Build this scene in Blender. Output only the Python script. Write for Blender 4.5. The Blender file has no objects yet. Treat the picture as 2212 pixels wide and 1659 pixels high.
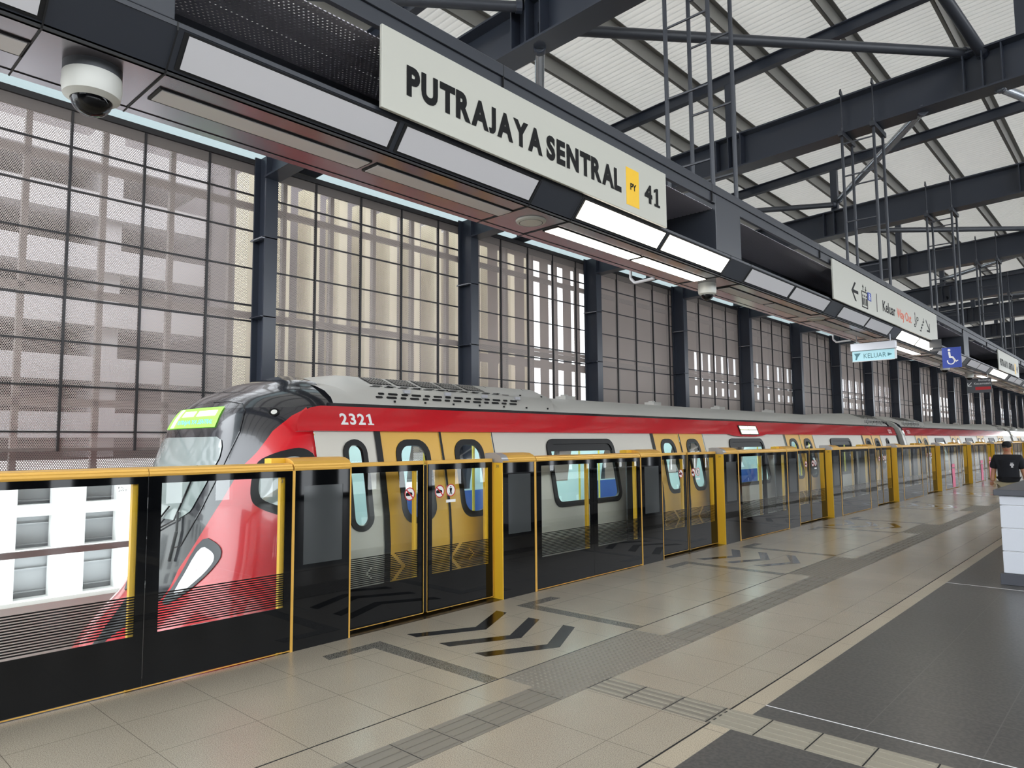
import bpy, math, random
from mathutils import Vector, Matrix
random.seed(7)
S = bpy.context.scene
COL = S.collection
# ------------------------------------------------------------------ camera
CAM_H = 1.72
YAW, PITCH, ROLL = math.radians(42.5449834), math.radians(4.78301076), math.radians(-0.47281837)
cd = bpy.data.cameras.new('camera')
cd.sensor_fit = 'HORIZONTAL'; cd.sensor_width = 36.0
cd.lens = 1517.956 / 2212 * 36.0
cd.clip_start = 0.05; cd.clip_end = 500
cam = bpy.data.objects.new('camera', cd); COL.objects.link(cam)
f = Vector((-math.sin(YAW) * math.cos(PITCH), math.cos(YAW) * math.cos(PITCH), math.sin(PITCH)))
r = Vector((math.cos(YAW), math.sin(YAW), 0)); u = r.cross(f)
r2 = r * math.cos(ROLL) + u * math.sin(ROLL); u2 = -r * math.sin(ROLL) + u * math.cos(ROLL)
M = Matrix((r2, u2, -f)).transposed().to_4x4(); M.translation = Vector((0, 0, CAM_H))
cam.matrix_world = M
S.camera = cam
# ------------------------------------------------------------------ view, world, sun
S.view_settings.view_transform = 'Standard'; S.view_settings.look = 'None'
S.view_settings.exposure = 0.2; S.view_settings.gamma = 1.0
S.view_settings.use_curve_mapping = False
W = bpy.data.worlds.new('sky'); S.world = W; W.use_nodes = True
bg = W.node_tree.nodes['Background']; bg.inputs[0].default_value = (0.90, 0.95, 1.0, 1); bg.inputs[1].default_value = 5.2
LAMP = 5.0
c = S.cycles
c.max_bounces = 10; c.diffuse_bounces = 4; c.glossy_bounces = 5; c.transmission_bounces = 6; c.transparent_max_bounces = 24
c.use_denoising = True; c.sample_clamp_indirect = 6.0
c.caustics_reflective = False; c.caustics_refractive = False

# ------------------------------------------------------------------ materials
def lin(v):
    v = v / 255.0
    return v / 12.92 if v <= 0.04045 else ((v + 0.055) / 1.055) ** 2.4
def rgb(a, b, c_): return (lin(a), lin(b), lin(c_), 1)
def mat(name, col, rough=0.5, metal=0.0, spec=0.5, emit=None, es=0.0, coat=0.0):
    m = bpy.data.materials.new(name); m.use_nodes = True
    b = m.node_tree.nodes['Principled BSDF']
    b.inputs['Base Color'].default_value = col; b.inputs['Roughness'].default_value = rough
    b.inputs['Metallic'].default_value = metal; b.inputs['Specular IOR Level'].default_value = spec
    b.inputs['Coat Weight'].default_value = coat; b.inputs['Coat Roughness'].default_value = 0.05
    if emit: b.inputs['Emission Color'].default_value = emit; b.inputs['Emission Strength'].default_value = es
    return m
def N(m, t, **kw):
    n = m.node_tree.nodes.new(t)
    for k, v in kw.items(): setattr(n, k, v)
    return n
def L(m, a, b): m.node_tree.links.new(a, b)
def bsdf(m): return m.node_tree.nodes['Principled BSDF']
def mth(m, op, a, b=None):
    n = N(m, 'ShaderNodeMath', operation=op)
    for i, v in enumerate((a, b)):
        if v is None: continue
        if hasattr(v, 'links'): L(m, v, n.inputs[i])
        else: n.inputs[i].default_value = v
    return n.outputs[0]
def speckle(m, c1, c2, scale, lo=0.45, hi=0.6, c3=None):
    """mineral speckle between two colours, with slow drift"""
    tc = N(m, 'ShaderNodeNewGeometry')
    n = N(m, 'ShaderNodeTexNoise'); n.inputs['Scale'].default_value = scale; n.inputs['Detail'].default_value = 2
    L(m, tc.outputs['Position'], n.inputs['Vector'])
    r_ = N(m, 'ShaderNodeValToRGB'); r_.color_ramp.elements[0].position = lo; r_.color_ramp.elements[1].position = hi
    r_.color_ramp.elements[0].color = c1; r_.color_ramp.elements[1].color = c2
    L(m, n.outputs[0], r_.inputs[0])
    n2 = N(m, 'ShaderNodeTexNoise'); n2.inputs['Scale'].default_value = 0.9; n2.inputs['Detail'].default_value = 3
    L(m, tc.outputs['Position'], n2.inputs['Vector'])
    mr = N(m, 'ShaderNodeMapRange'); mr.inputs[1].default_value = .3; mr.inputs[2].default_value = .7
    mr.inputs[3].default_value = .9; mr.inputs[4].default_value = 1.06
    L(m, n2.outputs[0], mr.inputs[0])
    mx = N(m, 'ShaderNodeMix', data_type='RGBA', blend_type='MULTIPLY'); mx.inputs[0].default_value = 1
    L(m, r_.outputs[0], mx.inputs[6]); L(m, mr.outputs[0], mx.inputs[7])
    return mx.outputs[2]
def tile_lines(m, colour, x0, y0, sx, sy, w, line):
    """thin joint lines on a world-aligned grid"""
    g = N(m, 'ShaderNodeNewGeometry'); sp = N(m, 'ShaderNodeSeparateXYZ'); L(m, g.outputs['Position'], sp.inputs[0])
    out = []
    for ax, o, s in ((0, x0, sx), (1, y0, sy)):
        v = mth(m, 'ADD', sp.outputs[ax], -o + 600 * s); v = mth(m, 'DIVIDE', v, s); v = mth(m, 'FRACT', v)
        v = mth(m, 'SUBTRACT', v, 0.5); v = mth(m, 'ABSOLUTE', v); v = mth(m, 'GREATER_THAN', v, 0.5 - w / s / 2)
        out.append(v)
    k = mth(m, 'MAXIMUM', out[0], out[1])
    mx = N(m, 'ShaderNodeMix', data_type='RGBA'); L(m, k, mx.inputs[0]); L(m, colour, mx.inputs[6]); mx.inputs[7].default_value = line
    return mx.outputs[2]
def perforated(name, col, rough, axes, pitch, radius, metal=0.0, wob=False):
    """sheet metal with a staggered grid of real see-through holes"""
    m = mat(name, col, rough, metal)
    g = N(m, 'ShaderNodeNewGeometry'); sp = N(m, 'ShaderNodeSeparateXYZ'); L(m, g.outputs['Position'], sp.inputs[0])
    uu = mth(m, 'DIVIDE', sp.outputs[axes[0]], pitch); vv = mth(m, 'DIVIDE', sp.outputs[axes[1]], pitch * .8)
    fl = mth(m, 'FLOOR', vv); par = mth(m, 'MULTIPLY', mth(m, 'FRACT', mth(m, 'MULTIPLY', fl, .5)), 1.0)
    uu = mth(m, 'ADD', mth(m, 'ADD', uu, par), 1000.0)
    fu = mth(m, 'SUBTRACT', mth(m, 'FRACT', uu), .5); fv = mth(m, 'MULTIPLY', mth(m, 'SUBTRACT', mth(m, 'FRACT', vv), .5), .8)
    d = mth(m, 'SQRT', mth(m, 'ADD', mth(m, 'MULTIPLY', fu, fu), mth(m, 'MULTIPLY', fv, fv)))
    solid = mth(m, 'GREATER_THAN', d, radius)
    L(m, solid, bsdf(m).inputs['Alpha'])
    return m
def glass(name, tint, refl=1.0, rough=0.0, ior=1.5):
    m = bpy.data.materials.new(name); m.use_nodes = True; nt = m.node_tree; nt.nodes.remove(bsdf(m))
    o = nt.nodes['Material Output']; t = N(m, 'ShaderNodeBsdfTransparent'); t.inputs[0].default_value = tint
    g = N(m, 'ShaderNodeBsdfGlossy'); g.inputs['Roughness'].default_value = rough; g.inputs[0].default_value = (refl, refl, refl, 1)
    ge = N(m, 'ShaderNodeNewGeometry'); dp = N(m, 'ShaderNodeVectorMath', operation='DOT_PRODUCT')
    L(m, ge.outputs['Normal'], dp.inputs[0]); L(m, ge.outputs['Incoming'], dp.inputs[1])
    k = mth(m, 'POWER', mth(m, 'SUBTRACT', 1.0, mth(m, 'ABSOLUTE', dp.outputs['Value'])), 5.0)
    f0 = ((ior - 1) / (ior + 1)) ** 2 * .75
    fr = mth(m, 'ADD', mth(m, 'MULTIPLY', k, 1 - f0), f0)
    mx = N(m, 'ShaderNodeMixShader'); L(m, fr, mx.inputs[0]); L(m, t.outputs[0], mx.inputs[1]); L(m, g.outputs[0], mx.inputs[2])
    L(m, mx.outputs[0], o.inputs[0]); return m

MT = {}
MT['steel'] = mat('painted dark steel', rgb(50, 55, 66), .30)
MT['steel2'] = mat('painted charcoal steel', rgb(52, 55, 62), .45)
MT['panel'] = mat('charcoal metal panel', rgb(52, 55, 62), .33)
MT['soffit'] = mat('charcoal soffit panel', rgb(140, 136, 142), .2, metal=.8)
MT['joint'] = mat('black joint', rgb(15, 15, 17), .6)
MT['lampoff'] = mat('opal diffuser off', rgb(214, 212, 214), .4)
MT['lampon'] = mat('opal diffuser lit', rgb(255, 250, 240), .4, emit=(1, .93, .80, 1), es=LAMP)
MT['cream'] = mat('cream sign face', rgb(188, 187, 176), .35)
MT['black'] = mat('sign black', rgb(10, 10, 11), .6, spec=.2)
MT['orange'] = mat('sign orange', rgb(214, 82, 24), .5)
MT['yellow'] = mat('sign yellow', rgb(240, 190, 20), .4)
MT['blue'] = mat('sign blue', rgb(24, 60, 160), .4)
MT['white'] = mat('white paint', rgb(232, 232, 232), .4)
MT['gold'] = mat('mustard anodised metal', rgb(222, 172, 78), .38, metal=0.25)
MT['goldp'] = mat('mustard painted steel', rgb(238, 186, 50), .4)
MT['frit'] = mat('black fritted glass', rgb(9, 10, 12), .03, spec=.3)
MT['glass'] = glass('clear screen glass', (.95, .97, .96, 1))
MT['dimglass'] = mat('smoked inspection glass', rgb(62, 65, 66), .08)
MT['sil'] = mat('stainless cap', rgb(178, 178, 182), .35, metal=.6)
MT['threshold'] = mat('black granite threshold', rgb(26, 24, 22), .25)
MT['galv'] = mat('galvanised purlin', rgb(122, 120, 115), .5)  # galvanised grey, darkened to stand for the shade on the purlin webs
MT['pipe'] = mat('galvanised pipe', rgb(165, 170, 178), .25, metal=.8)
MT['taupe'] = mat('taupe frame', rgb(120, 112, 108), .5)
MT['mullion'] = mat('dark mullion', rgb(40, 38, 40), .45)
MT['concrete'] = mat('pale concrete', rgb(200, 198, 192), .8)
MT['whitecon'] = mat('white render', rgb(238, 238, 236), .8)
MT['greyinf'] = mat('grey infill panel', rgb(168, 170, 172), .6)
MT['creamcon'] = mat('cream fin', rgb(205, 194, 168), .8)
MT['brownback'] = mat('taupe backing board', rgb(190, 172, 162), .8)
MT['slab'] = mat('grey slab edge', rgb(168, 164, 166), .8)
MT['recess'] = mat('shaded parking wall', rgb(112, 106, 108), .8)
MT['track'] = mat('track slab', rgb(150, 148, 142), .85)
MT['rail'] = mat('rail steel', rgb(110, 100, 92), .3, metal=.8)
MT['red'] = mat('red train paint', rgb(196, 22, 34), .22, coat=.6)
MT['tblack'] = mat('black train paint', rgb(34, 35, 40), .16, coat=.7)
MT['tgrey'] = mat('brushed grey body', rgb(188, 184, 174), .38, metal=.25)
MT['tyellow'] = mat('mustard door paint', rgb(214, 166, 62), .35)
MT['rubber'] = mat('black rubber', rgb(12, 12, 13), .4, spec=.25)
MT['troof'] = mat('silver roof', rgb(208, 206, 200), .38, metal=.3)
MT['slot'] = mat('dark vent', rgb(18, 18, 18), .8)
MT['tglass'] = glass('train window glass', (.88, .96, .97, 1))
MT['wglass'] = glass('windscreen glass', (.62, .67, .66, 1))
MT['inner'] = mat('cabin lining', rgb(205, 222, 224), .5)
MT['seat'] = mat('blue seat', rgb(40, 84, 160), .5)
MT['pole'] = mat('yellow grab pole', rgb(225, 205, 90), .35)
MT['tled'] = mat('cabin light', rgb(255, 255, 255), .4, emit=(.85, 1, 1, 1), es=9.0)
MT['greenled'] = mat('green display', rgb(90, 200, 40), .4, emit=(.35, .85, .12, 1), es=1.1)
MT['whiteled'] = mat('pale display', rgb(240, 250, 200), .4, emit=(.95, 1, .75, 1), es=1.6)
MT['tealled'] = mat('teal display', rgb(60, 220, 190), .4, emit=(.15, .85, .65, 1), es=1.2)
MT['lens'] = mat('headlamp lens', rgb(240, 240, 245), .08, coat=1)
MT['camwhite'] = mat('camera housing', rgb(205, 205, 198), .4)
MT['dome'] = glass('camera dome', (.30, .30, .32, 1))
MT['pink'] = mat('pink sticker', rgb(230, 120, 150), .5)
MT['signred'] = mat('prohibition red', rgb(190, 20, 30), .5)
MT['lite'] = mat('sign plate', rgb(150, 205, 215), .2, emit=(.5, .8, .85, 1), es=.25)
MT['lens_g'] = mat('etched glyph', rgb(70, 130, 140), .4)
MT['darkgrey'] = mat('sign grey', rgb(72, 74, 78), .5)
MT['skin'] = mat('skin', rgb(178, 128, 98), .5)
MT['shirt'] = mat('black cotton', rgb(24, 26, 32), .9)
MT['khaki'] = mat('khaki cotton', rgb(140, 130, 104), .9)
MT['capc'] = mat('cap cloth', rgb(22, 22, 24), .9)
MT['block'] = mat('painted masonry', rgb(212, 216, 224), .55)
MT['capstone'] = mat('slate capping', rgb(66, 68, 76), .4)
MT['mortar'] = mat('white joint', rgb(232, 232, 232), .6)
MT['screen'] = perforated('perforated taupe sheet', rgb(186, 174, 168), .6, (1, 2), .024, .335)
MT['screen2'] = perforated('perforated outer sheet', rgb(150, 140, 136), .6, (1, 2), .026, .30)
MT['perf'] = perforated('perforated black ceiling', rgb(205, 200, 208), .35, (1, 0), .026, .25)
m = MT['floor_t'] = mat('terrazzo', rgb(180, 168, 150), .26)
col = speckle(m, rgb(136, 126, 111), rgb(170, 160, 143), 170, .38, .58)
L(m, tile_lines(m, col, -3.665, 3.467, .6, .6, .004, rgb(104, 96, 84)), bsdf(m).inputs['Base Color'])
m = MT['floor_d'] = mat('dark stone tile', rgb(70, 70, 72), .32)
col = speckle(m, rgb(68, 66, 64), rgb(86, 83, 79), 40, .4, .6)
L(m, tile_lines(m, col, -2.0, 4.608, .595, .6, .006, rgb(96, 94, 90)), bsdf(m).inputs['Base Color'])
m = MT['strip'] = mat('terrazzo edge', rgb(200, 188, 165), .3)
col = speckle(m, rgb(152, 141, 122), rgb(184, 172, 151), 150, .40, .56)
L(m, tile_lines(m, col, -2.137, 4.605, 9, .6, .006, rgb(110, 100, 90)), bsdf(m).inputs['Base Color'])
m = MT['granite'] = mat('dark granite inlay', rgb(90, 86, 78), .25)
L(m, speckle(m, rgb(52, 50, 46), rgb(132, 128, 118), 130, .42, .62), bsdf(m).inputs['Base Color'])
m = MT['bgranite'] = mat('polished black inlay', rgb(14, 14, 14), .16, spec=.25)
m = MT['tact'] = mat('grey tactile tile', rgb(122, 116, 106), .4)
m = MT['tact2'] = mat('pale tactile tile', rgb(146, 140, 126), .4)
# corrugated roof: white sheet, a little daylight passes through it
m = MT['roof'] = bpy.data.materials.new('corrugated white sheet'); m.use_nodes = True
nt = m.node_tree; nt.nodes.remove(bsdf(m)); o = nt.nodes['Material Output']
d1 = N(m, 'ShaderNodeBsdfDiffuse'); d1.inputs[0].default_value = rgb(226, 222, 214)
t1 = N(m, 'ShaderNodeBsdfTranslucent'); t1.inputs[0].default_value = (.93, .92, .9, 1)
mx = N(m, 'ShaderNodeMixShader'); mx.inputs[0].default_value = .075
L(m, d1.outputs[0], mx.inputs[1]); L(m, t1.outputs[0], mx.inputs[2]); L(m, mx.outputs[0], o.inputs[0])

# ------------------------------------------------------------------ mesh helpers
def wloc(o):
    v = Vector((0, 0, 0))
    while o is not None: v = v + Vector(o.location); o = o.parent
    return v
class MB:
    def __init__(s): s.v = []; s.f = []
    def add(s, pts, faces):
        k = len(s.v); s.v += [tuple(p) for p in pts]; s.f += [tuple(k + i for i in q) for q in faces]; return s
    def box(s, x0, x1, y0, y1, z0, z1):
        if x0 > x1: x0, x1 = x1, x0
        if y0 > y1: y0, y1 = y1, y0
        if z0 > z1: z0, z1 = z1, z0
        p = [(x, y, z) for z in (z0, z1) for y in (y0, y1) for x in (x0, x1)]
        return s.add(p, [(0, 2, 3, 1), (4, 5, 7, 6), (0, 1, 5, 4), (2, 6, 7, 3), (0, 4, 6, 2), (1, 3, 7, 5)])
    def quad(s, a, b, c_, d): return s.add([a, b, c_, d], [(0, 1, 2, 3)])
    def prism(s, poly, axis, a, b):
        """extrude a 2-D polygon between a and b; poly holds the two other coordinates in order"""
        def P(p, t):
            q = list(p); q.insert(axis, t); return tuple(q)
        n = len(poly); pts = [P(p, a) for p in poly] + [P(p, b) for p in poly]
        fs = [tuple(range(n))[::-1], tuple(range(n, 2 * n))] + [(i, (i + 1) % n, n + (i + 1) % n, n + i) for i in range(n)]
        return s.add(pts, fs)
    def tube(s, p, q, r_, n=10, cap=True):
        p = Vector(p); q = Vector(q); d = (q - p).normalized()
        a = d.orthogonal().normalized(); b = d.cross(a)
        pts = []
        for c_ in (p, q):
            for i in range(n):
                t = 2 * math.pi * i / n; pts.append(c_ + a * r_ * math.cos(t) + b * r_ * math.sin(t))
        fs = [(i, (i + 1) % n, n + (i + 1) % n, n + i) for i in range(n)]
        if cap: fs += [tuple(range(n))[::-1], tuple(range(n, 2 * n))]
        return s.add(pts, fs)
    def lathe(s, prof, cx, cy, n=32, z=0.0, down=False):
        pts = []; k = len(prof)
        for i in range(n):
            t = 2 * math.pi * i / n
            for (r_, h) in prof: pts.append((cx + r_ * math.cos(t), cy + r_ * math.sin(t), z + h))
        fs = []
        for i in range(n):
            j = (i + 1) % n
            for a in range(k - 1): fs.append((i * k + a, j * k + a, j * k + a + 1, i * k + a + 1))
        return s.add(pts, fs)
    def grid(s, rows, close=False):
        """rows: list of equal-length point lists"""
        n = len(rows[0]); pts = [p for r_ in rows for p in r_]; fs = []
        for i in range(len(rows) - 1):
            for j in range(n - 1 + (1 if close else 0)):
                k = (j + 1) % n
                fs.append((i * n + j, i * n + k, (i + 1) * n + k, (i + 1) * n + j))
        return s.add(pts, fs)
    def build(s, name, m, parent=None, smooth=False, bevel=0.0, loc=None):
        me = bpy.data.meshes.new(name); off = wloc(parent) if parent else Vector((0, 0, 0))
        if parent is None and loc is not None: off = Vector(loc)
        me.from_pydata([tuple(Vector(p) - off) for p in s.v], [], s.f); me.update()
        ob = bpy.data.objects.new(name, me); COL.objects.link(ob)
        if parent is None and loc is not None: ob.location = loc
        if parent: ob.parent = parent
        me.materials.append(MT[m] if isinstance(m, str) else m)
        if smooth:
            for p in me.polygons: p.use_smooth = True
        if smooth == 'auto':
            try: me.set_sharp_from_angle(angle=math.radians(40))
            except Exception: pass
        if bevel:
            b = ob.modifiers.new('bevel', 'BEVEL'); b.width = bevel; b.segments = 2; b.limit_method = 'ANGLE'
        return ob
def thing(name, loc, label, cat, group=None):
    o_ = bpy.data.objects.new(name, None); COL.objects.link(o_); o_.location = loc; o_.empty_display_size = .1
    o_['label'] = label; o_['category'] = cat
    if group: o_['group'] = group
    return o_
def tag(o_, label, cat, group=None):
    o_['label'] = label; o_['category'] = cat
    if group: o_['group'] = group
    return o_
def struct(o_): o_['kind'] = 'structure'; return o_
ORD = ['first', 'second', 'third', 'fourth', 'fifth', 'sixth', 'seventh', 'eighth', 'ninth', 'tenth', 'eleventh', 'twelfth', 'thirteenth', 'fourteenth', 'fifteenth', 'sixteenth', 'seventeenth', 'eighteenth', 'nineteenth', 'twentieth', 'twenty-first', 'twenty-second', 'twenty-third', 'twenty-fourth', 'twenty-fifth', 'twenty-sixth']
def text_mesh(name, body, m, fn, w, h, parent, bold=0.0, depth=0.0):
    """lettering as a mesh: the text is fitted to w x h and sent through fn(u, v, d)"""
    cu = bpy.data.curves.new(name, 'FONT'); cu.body = body; cu.size = 1.0; cu.offset = bold; cu.resolution_u = 3
    if depth: cu.extrude = .01
    ob = bpy.data.objects.new(name, cu); COL.objects.link(ob)
    bpy.context.view_layer.update()
    me = bpy.data.meshes.new_from_object(ob)
    bpy.data.objects.remove(ob); bpy.data.curves.remove(cu)
    xs = [v.co.x for v in me.vertices]; ys = [v.co.y for v in me.vertices]
    x0, x1, y0, y1 = min(xs), max(xs), min(ys), max(ys)
    off = wloc(parent) if parent else Vector((0, 0, 0))
    for v in me.vertices:
        uu = (v.co.x - x0) / (x1 - x0) * w; vv = (v.co.y - y0) / (y1 - y0) * h
        v.co = Vector(fn(uu, vv, depth if v.co.z > 0 else 0)) - off
    me.materials.clear(); me.materials.append(MT[m])
    ob = bpy.data.objects.new(name, me); COL.objects.link(ob)
    if parent: ob.parent = parent
    return ob

def word(body, m, fn, w, h, parent, bold=.045, gap=.16, depth=.002, space=.5):
    """capitals and digits, each glyph fitted to the full cap height; returns one mesh"""
    glyphs = []; tot = 0
    for ch in body:
        if ch == ' ': glyphs.append((None, space)); tot += space; continue
        if ch == '1':
            V = [(.02, 0), (.44, 0), (.44, .13), (.32, .13), (.32, 1), (.20, 1), (0, .86), (0, .70), (.14, .80), (.14, .13), (.02, .13)]
            F = [(0, 1, 2, 3, 9, 10), (3, 4, 5, 8, 9), (5, 6, 7, 8)]; glyphs.append(((V, F), .44)); tot += .44 + gap; continue
        cu = bpy.data.curves.new('g', 'FONT'); cu.body = ch; cu.size = 1.0; cu.offset = bold; cu.resolution_u = 4
        ob = bpy.data.objects.new('g', cu); COL.objects.link(ob); bpy.context.view_layer.update()
        me = bpy.data.meshes.new_from_object(ob); bpy.data.objects.remove(ob); bpy.data.curves.remove(cu)
        xs = [v.co.x for v in me.vertices]; ys = [v.co.y for v in me.vertices]
        x0, x1, y0, y1 = min(xs), max(xs), min(ys), max(ys)
        V = [((v.co.x - x0), (v.co.y - y0) / (y1 - y0)) for v in me.vertices]; F = [tuple(p.vertices) for p in me.polygons]
        kern = {'R': .05, 'A': .07, 'J': .02, 'Y': .10, 'T': .05, 'L': .02, 'P': .03}.get(ch, 0)
        glyphs.append(((V, F), x1 - x0 - kern)); tot += (x1 - x0) - kern + gap; bpy.data.meshes.remove(me)
    tot -= gap; k = w / tot; x = 0; mb = MB()
    for ch, (g, gw) in zip(body, glyphs):
        if g is None: x += gw * k; continue
        V, F = g; mb.add([fn(x + a_ * k, b_ * h, depth) for (a_, b_) in V], F)
        x += (gw + gap) * k
    return mb.build('lettering', m, parent)
YN, YFAR = -12.0, 118.0
# ================================================================== LARGE STRUCTURE
# floors
struct(MB().box(-5.43, -2.137, YN, YFAR, -.25, 0).build('floor', 'floor_t'))
struct(MB().box(-2.137, -2.0, YN, YFAR, -.25, 0.0).build('trim_1', 'strip'))
struct(MB().box(-2.0, 9.0, YN, YFAR, -.25, 0.0).build('floor', 'floor_d'))
struct(MB().box(-5.68, -5.43, YN, YFAR, -.25, -.002).build('trim_2', 'threshold'))
j = MB(); j.box(-2.146, -2.137, YN, YFAR, 0, .0015); struct(j.build('trim_3', 'joint'))
j = MB(); j.box(-3.671, -3.662, YN, YFAR, 0, .0012); struct(j.build('trim_4', 'joint'))
j = MB()
for yy in (4.604, 9.891, 15.2, 20.5): j.box(-2.0, 9, yy - .0035, yy + .0035, 0, .0014)
struct(j.build('trim_5', 'mortar'))
struct(MB().box(-9.5, -5.68, YN, YFAR, -1.35, -1.2).build('floor_track', 'track'))
struct(MB().box(-5.68, -5.62, YN, YFAR, -1.2, -.25).build('wall_platform_edge', 'concrete'))
for i, x in enumerate((-6.64, -8.08)):
    rl = MB().box(x - .035, x + .035, YN, YFAR, -1.12, -1.05).box(x - .07, x + .07, YN, YFAR, -1.2, -1.17).box(x - .01, x + .01, YN, YFAR, -1.17, -1.12)
    tag(rl.build('running_rail', 'rail'), ['steel running rail nearer the platform edge', 'steel running rail farther from the platform edge'][i], 'rail')
struct(MB().box(-9.75, -9.5, YN, YFAR, -1.35, -.06).build('wall_left', 'concrete'))
gr = thing('parapet_rail', (-9.62, 2, -.06), 'grey horizontal handrail above the white parapet beyond the train', 'handrail')
MB().box(-9.66, -9.60, YN, YFAR, .46, .53).build('rail_bar', 'taupe', gr)
for k in range(-2, 13):
    MB().box(-9.65, -9.61, .9 + 4.43 * k - .03, .9 + 4.43 * k + .03, -.06, .46).build('stanchion', 'taupe', gr)
# right side of the hall, seen only in reflections
w = MB(); w.box(8.9, 9.1, YN, YFAR, 0, .15).box(8.9, 9.1, YN, YFAR, 2.3, 5.2)
yy = YN
while yy < YFAR:
    w.box(8.9, 9.1, yy, yy + .85, .15, 2.3); yy += 1.35
struct(w.build('wall_right', 'steel2'))
struct(MB().box(-4.8, 9, YN - .2, YN, 0, 4.6).build('wall_near', 'steel2'))

struct(MB().box(-10, 9, YFAR - 2, YFAR - 1.8, 0, 6.0).build('sky_blocker_far', 'taupe'))  # added to block the overbright sky at the far end
# ------------------------------------------------------------------ roof
def zr(x): return 8.15 + .062 * x          # underside of rafters
def zb(x): return 6.47 + .037 * x          # underside of main beams
# corrugated sheet: corrugations run across the platform
rows = []
pitch = .13; y = -6.0; prof = []
while y < 112:
    prof += [(y, 0), (y + .03, .06), (y + .06, .06), (y + .10, 0)]; y += pitch
xs = (-10.7, 10.5)
rows = [[(x, py, zr(x) + .465 + pz) for (py, pz) in prof] for x in xs]
struct(MB().grid(rows).build('ceiling', 'roof'))
BEAM_Y = [0.55, 5.97, 11.15, 16.4, 21.75, 27.1, 32.4, 37.7, 43.0, 48.3, 53.6, 58.9, 64.2, 69.5, 74.8, 80.1, 85.4]
def ibeam(mb, y, x0, x1, zf, d, w, tf=.025, tw=.02):
    for (a, b, c0, c1) in ((-w / 2, w / 2, 0, tf), (-tw / 2, tw / 2, tf, d - tf), (-w / 2, w / 2, d - tf, d)):
        p = []
        for x in (x0, x1):
            z = zf(x)
            p += [(x, y + a, z + c0), (x, y + b, z + c0), (x, y + b, z + c1), (x, y + a, z + c1)]
        mb.add(p, [(0, 1, 2, 3), (4, 7, 6, 5), (0, 4, 5, 1), (1, 5, 6, 2), (2, 6, 7, 3), (3, 7, 4, 0)])
for k, y in enumerate(BEAM_Y):
    b = thing('roof_beam', (-5, y, zb(-5)), 'deep charcoal steel I-beam crossing the platform, %s counted from the near end' % ORD[k], 'beam', 'main beams over the platform')
    mb = MB(); ibeam(mb, y, -10.05, 9, zb, .58, .34); mb.build('girder', 'steel', b)
    for x in (-5.08, -1.45, 2.6) if k < 7 else (-5.08,):
        st = MB()
        for dx in (-.22, .0, .22): st.box(x + dx - .008, x + dx + .008, y - .165, y + .165, zb(x) + .02, zb(x) + .56)
        st.build('stiffener', 'steel', b)
    rf = thing('roof_rafter', (-5, y, zr(-5)), 'slim charcoal rafter standing on posts over the %s deep beam' % ORD[k], 'rafter', 'rafters under the roof sheet')
    mb = MB(); ibeam(mb, y, -10.6, 9.5, zr, .2, .13, .015, .012); mb.build('rafter_bar', 'steel', rf)
    for x in (-9.6, -5.08, -1.0, 3.5):
        MB().box(x - .07, x + .07, y - .06, y + .06, zb(x) + .58, zr(x)).build('post', 'steel', rf)
for k, x in enumerate([-9.68, -8.41, -7.13, -5.86, -4.58, -3.32, -2.06, -.8, .46, 1.7, 3.0, 4.3, 5.6, 6.9, 8.2]):
    z = zr(x) + .2
    mb = MB().box(x - .055, x + .0, -6, 110, z, z + .012).box(x - .008, x + .004, -6, 110, z, z + .258).box(x, x + .07, -6, 110, z + .25, z + .262)
    struct(mb.build('trim_%d' % (6 + k), 'galv'))
# round braces between beams
def brace(p, q, r_, m, label):
    t = thing('brace_pipe', p, label, 'pipe', None)
    MB().tube(p, q, r_, 14).build('pipe', m, t, smooth='auto')
    d = (Vector(q) - Vector(p)).normalized()
    for e, s_ in ((Vector(p), 1), (Vector(q), -1)):
        MB().tube(e, e + d * s_ * .07, r_ + .012, 14).build('end_plate', 'steel', t)
brace((-5.0, 5.95, 6.50), (-1.62, 11.1, 7.02), .065, 'steel2', 'thick dark brace pipe slanting across the roof behind the near hanger rods')
brace((-2.2, 11.15, 6.42), (-5.0, 16.4, 7.12), .065, 'pipe', 'bright galvanised brace pipe rising between the third and fourth deep beams')
brace((-5.12, 5.8, 6.74), (-9.5, .75, 6.7), .06, 'steel2', 'dark brace pipe above the name sign, nearest the camera')
brace((-5.06, 16.3, 7.0), (-9.6, 11.15, 6.3), .06, 'steel2', 'dark brace pipe ending at the post of the fourth deep beam')
brace((-1.45, 11.15, 6.95), (-2.1, 8.0, 8.1), .07, 'steel2', 'dark brace pipe rising steeply at the top right corner')
brace((-1.35, 11.2, 6.95), (.6, 13.0, 8.2), .06, 'steel2', 'short dark brace pipe at the right edge above the third deep beam')
brace((-1.3, 11.2, 6.45), (-.6, 13.9, 6.7), .06, 'pipe', 'grey brace pipe running down behind the third deep beam at the right edge')
brace((-5.0, 16.45, 6.42), (-2.0, 21.7, 7.0), .06, 'steel2', 'dark brace pipe between the fourth and fifth deep beams')
brace((-2.2, 21.8, 6.45), (-5.0, 27.0, 7.1), .065, 'pipe', 'bright galvanised brace pipe between the fifth and sixth deep beams')
brace((-5.0, 27.1, 6.45), (-2.0, 32.3, 7.05), .06, 'steel2', 'dark brace pipe between the sixth and seventh deep beams')
brace((-2.2, 32.4, 6.45), (-5.0, 37.7, 7.1), .065, 'pipe', 'bright galvanised brace pipe between the seventh and eighth deep beams')
brace((-5.0, 5.97, 6.28), (-9.3, 11.0, 6.12), .06, 'pipe', 'galvanised brace pipe running down left behind the name sign from the second deep beam')
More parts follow.
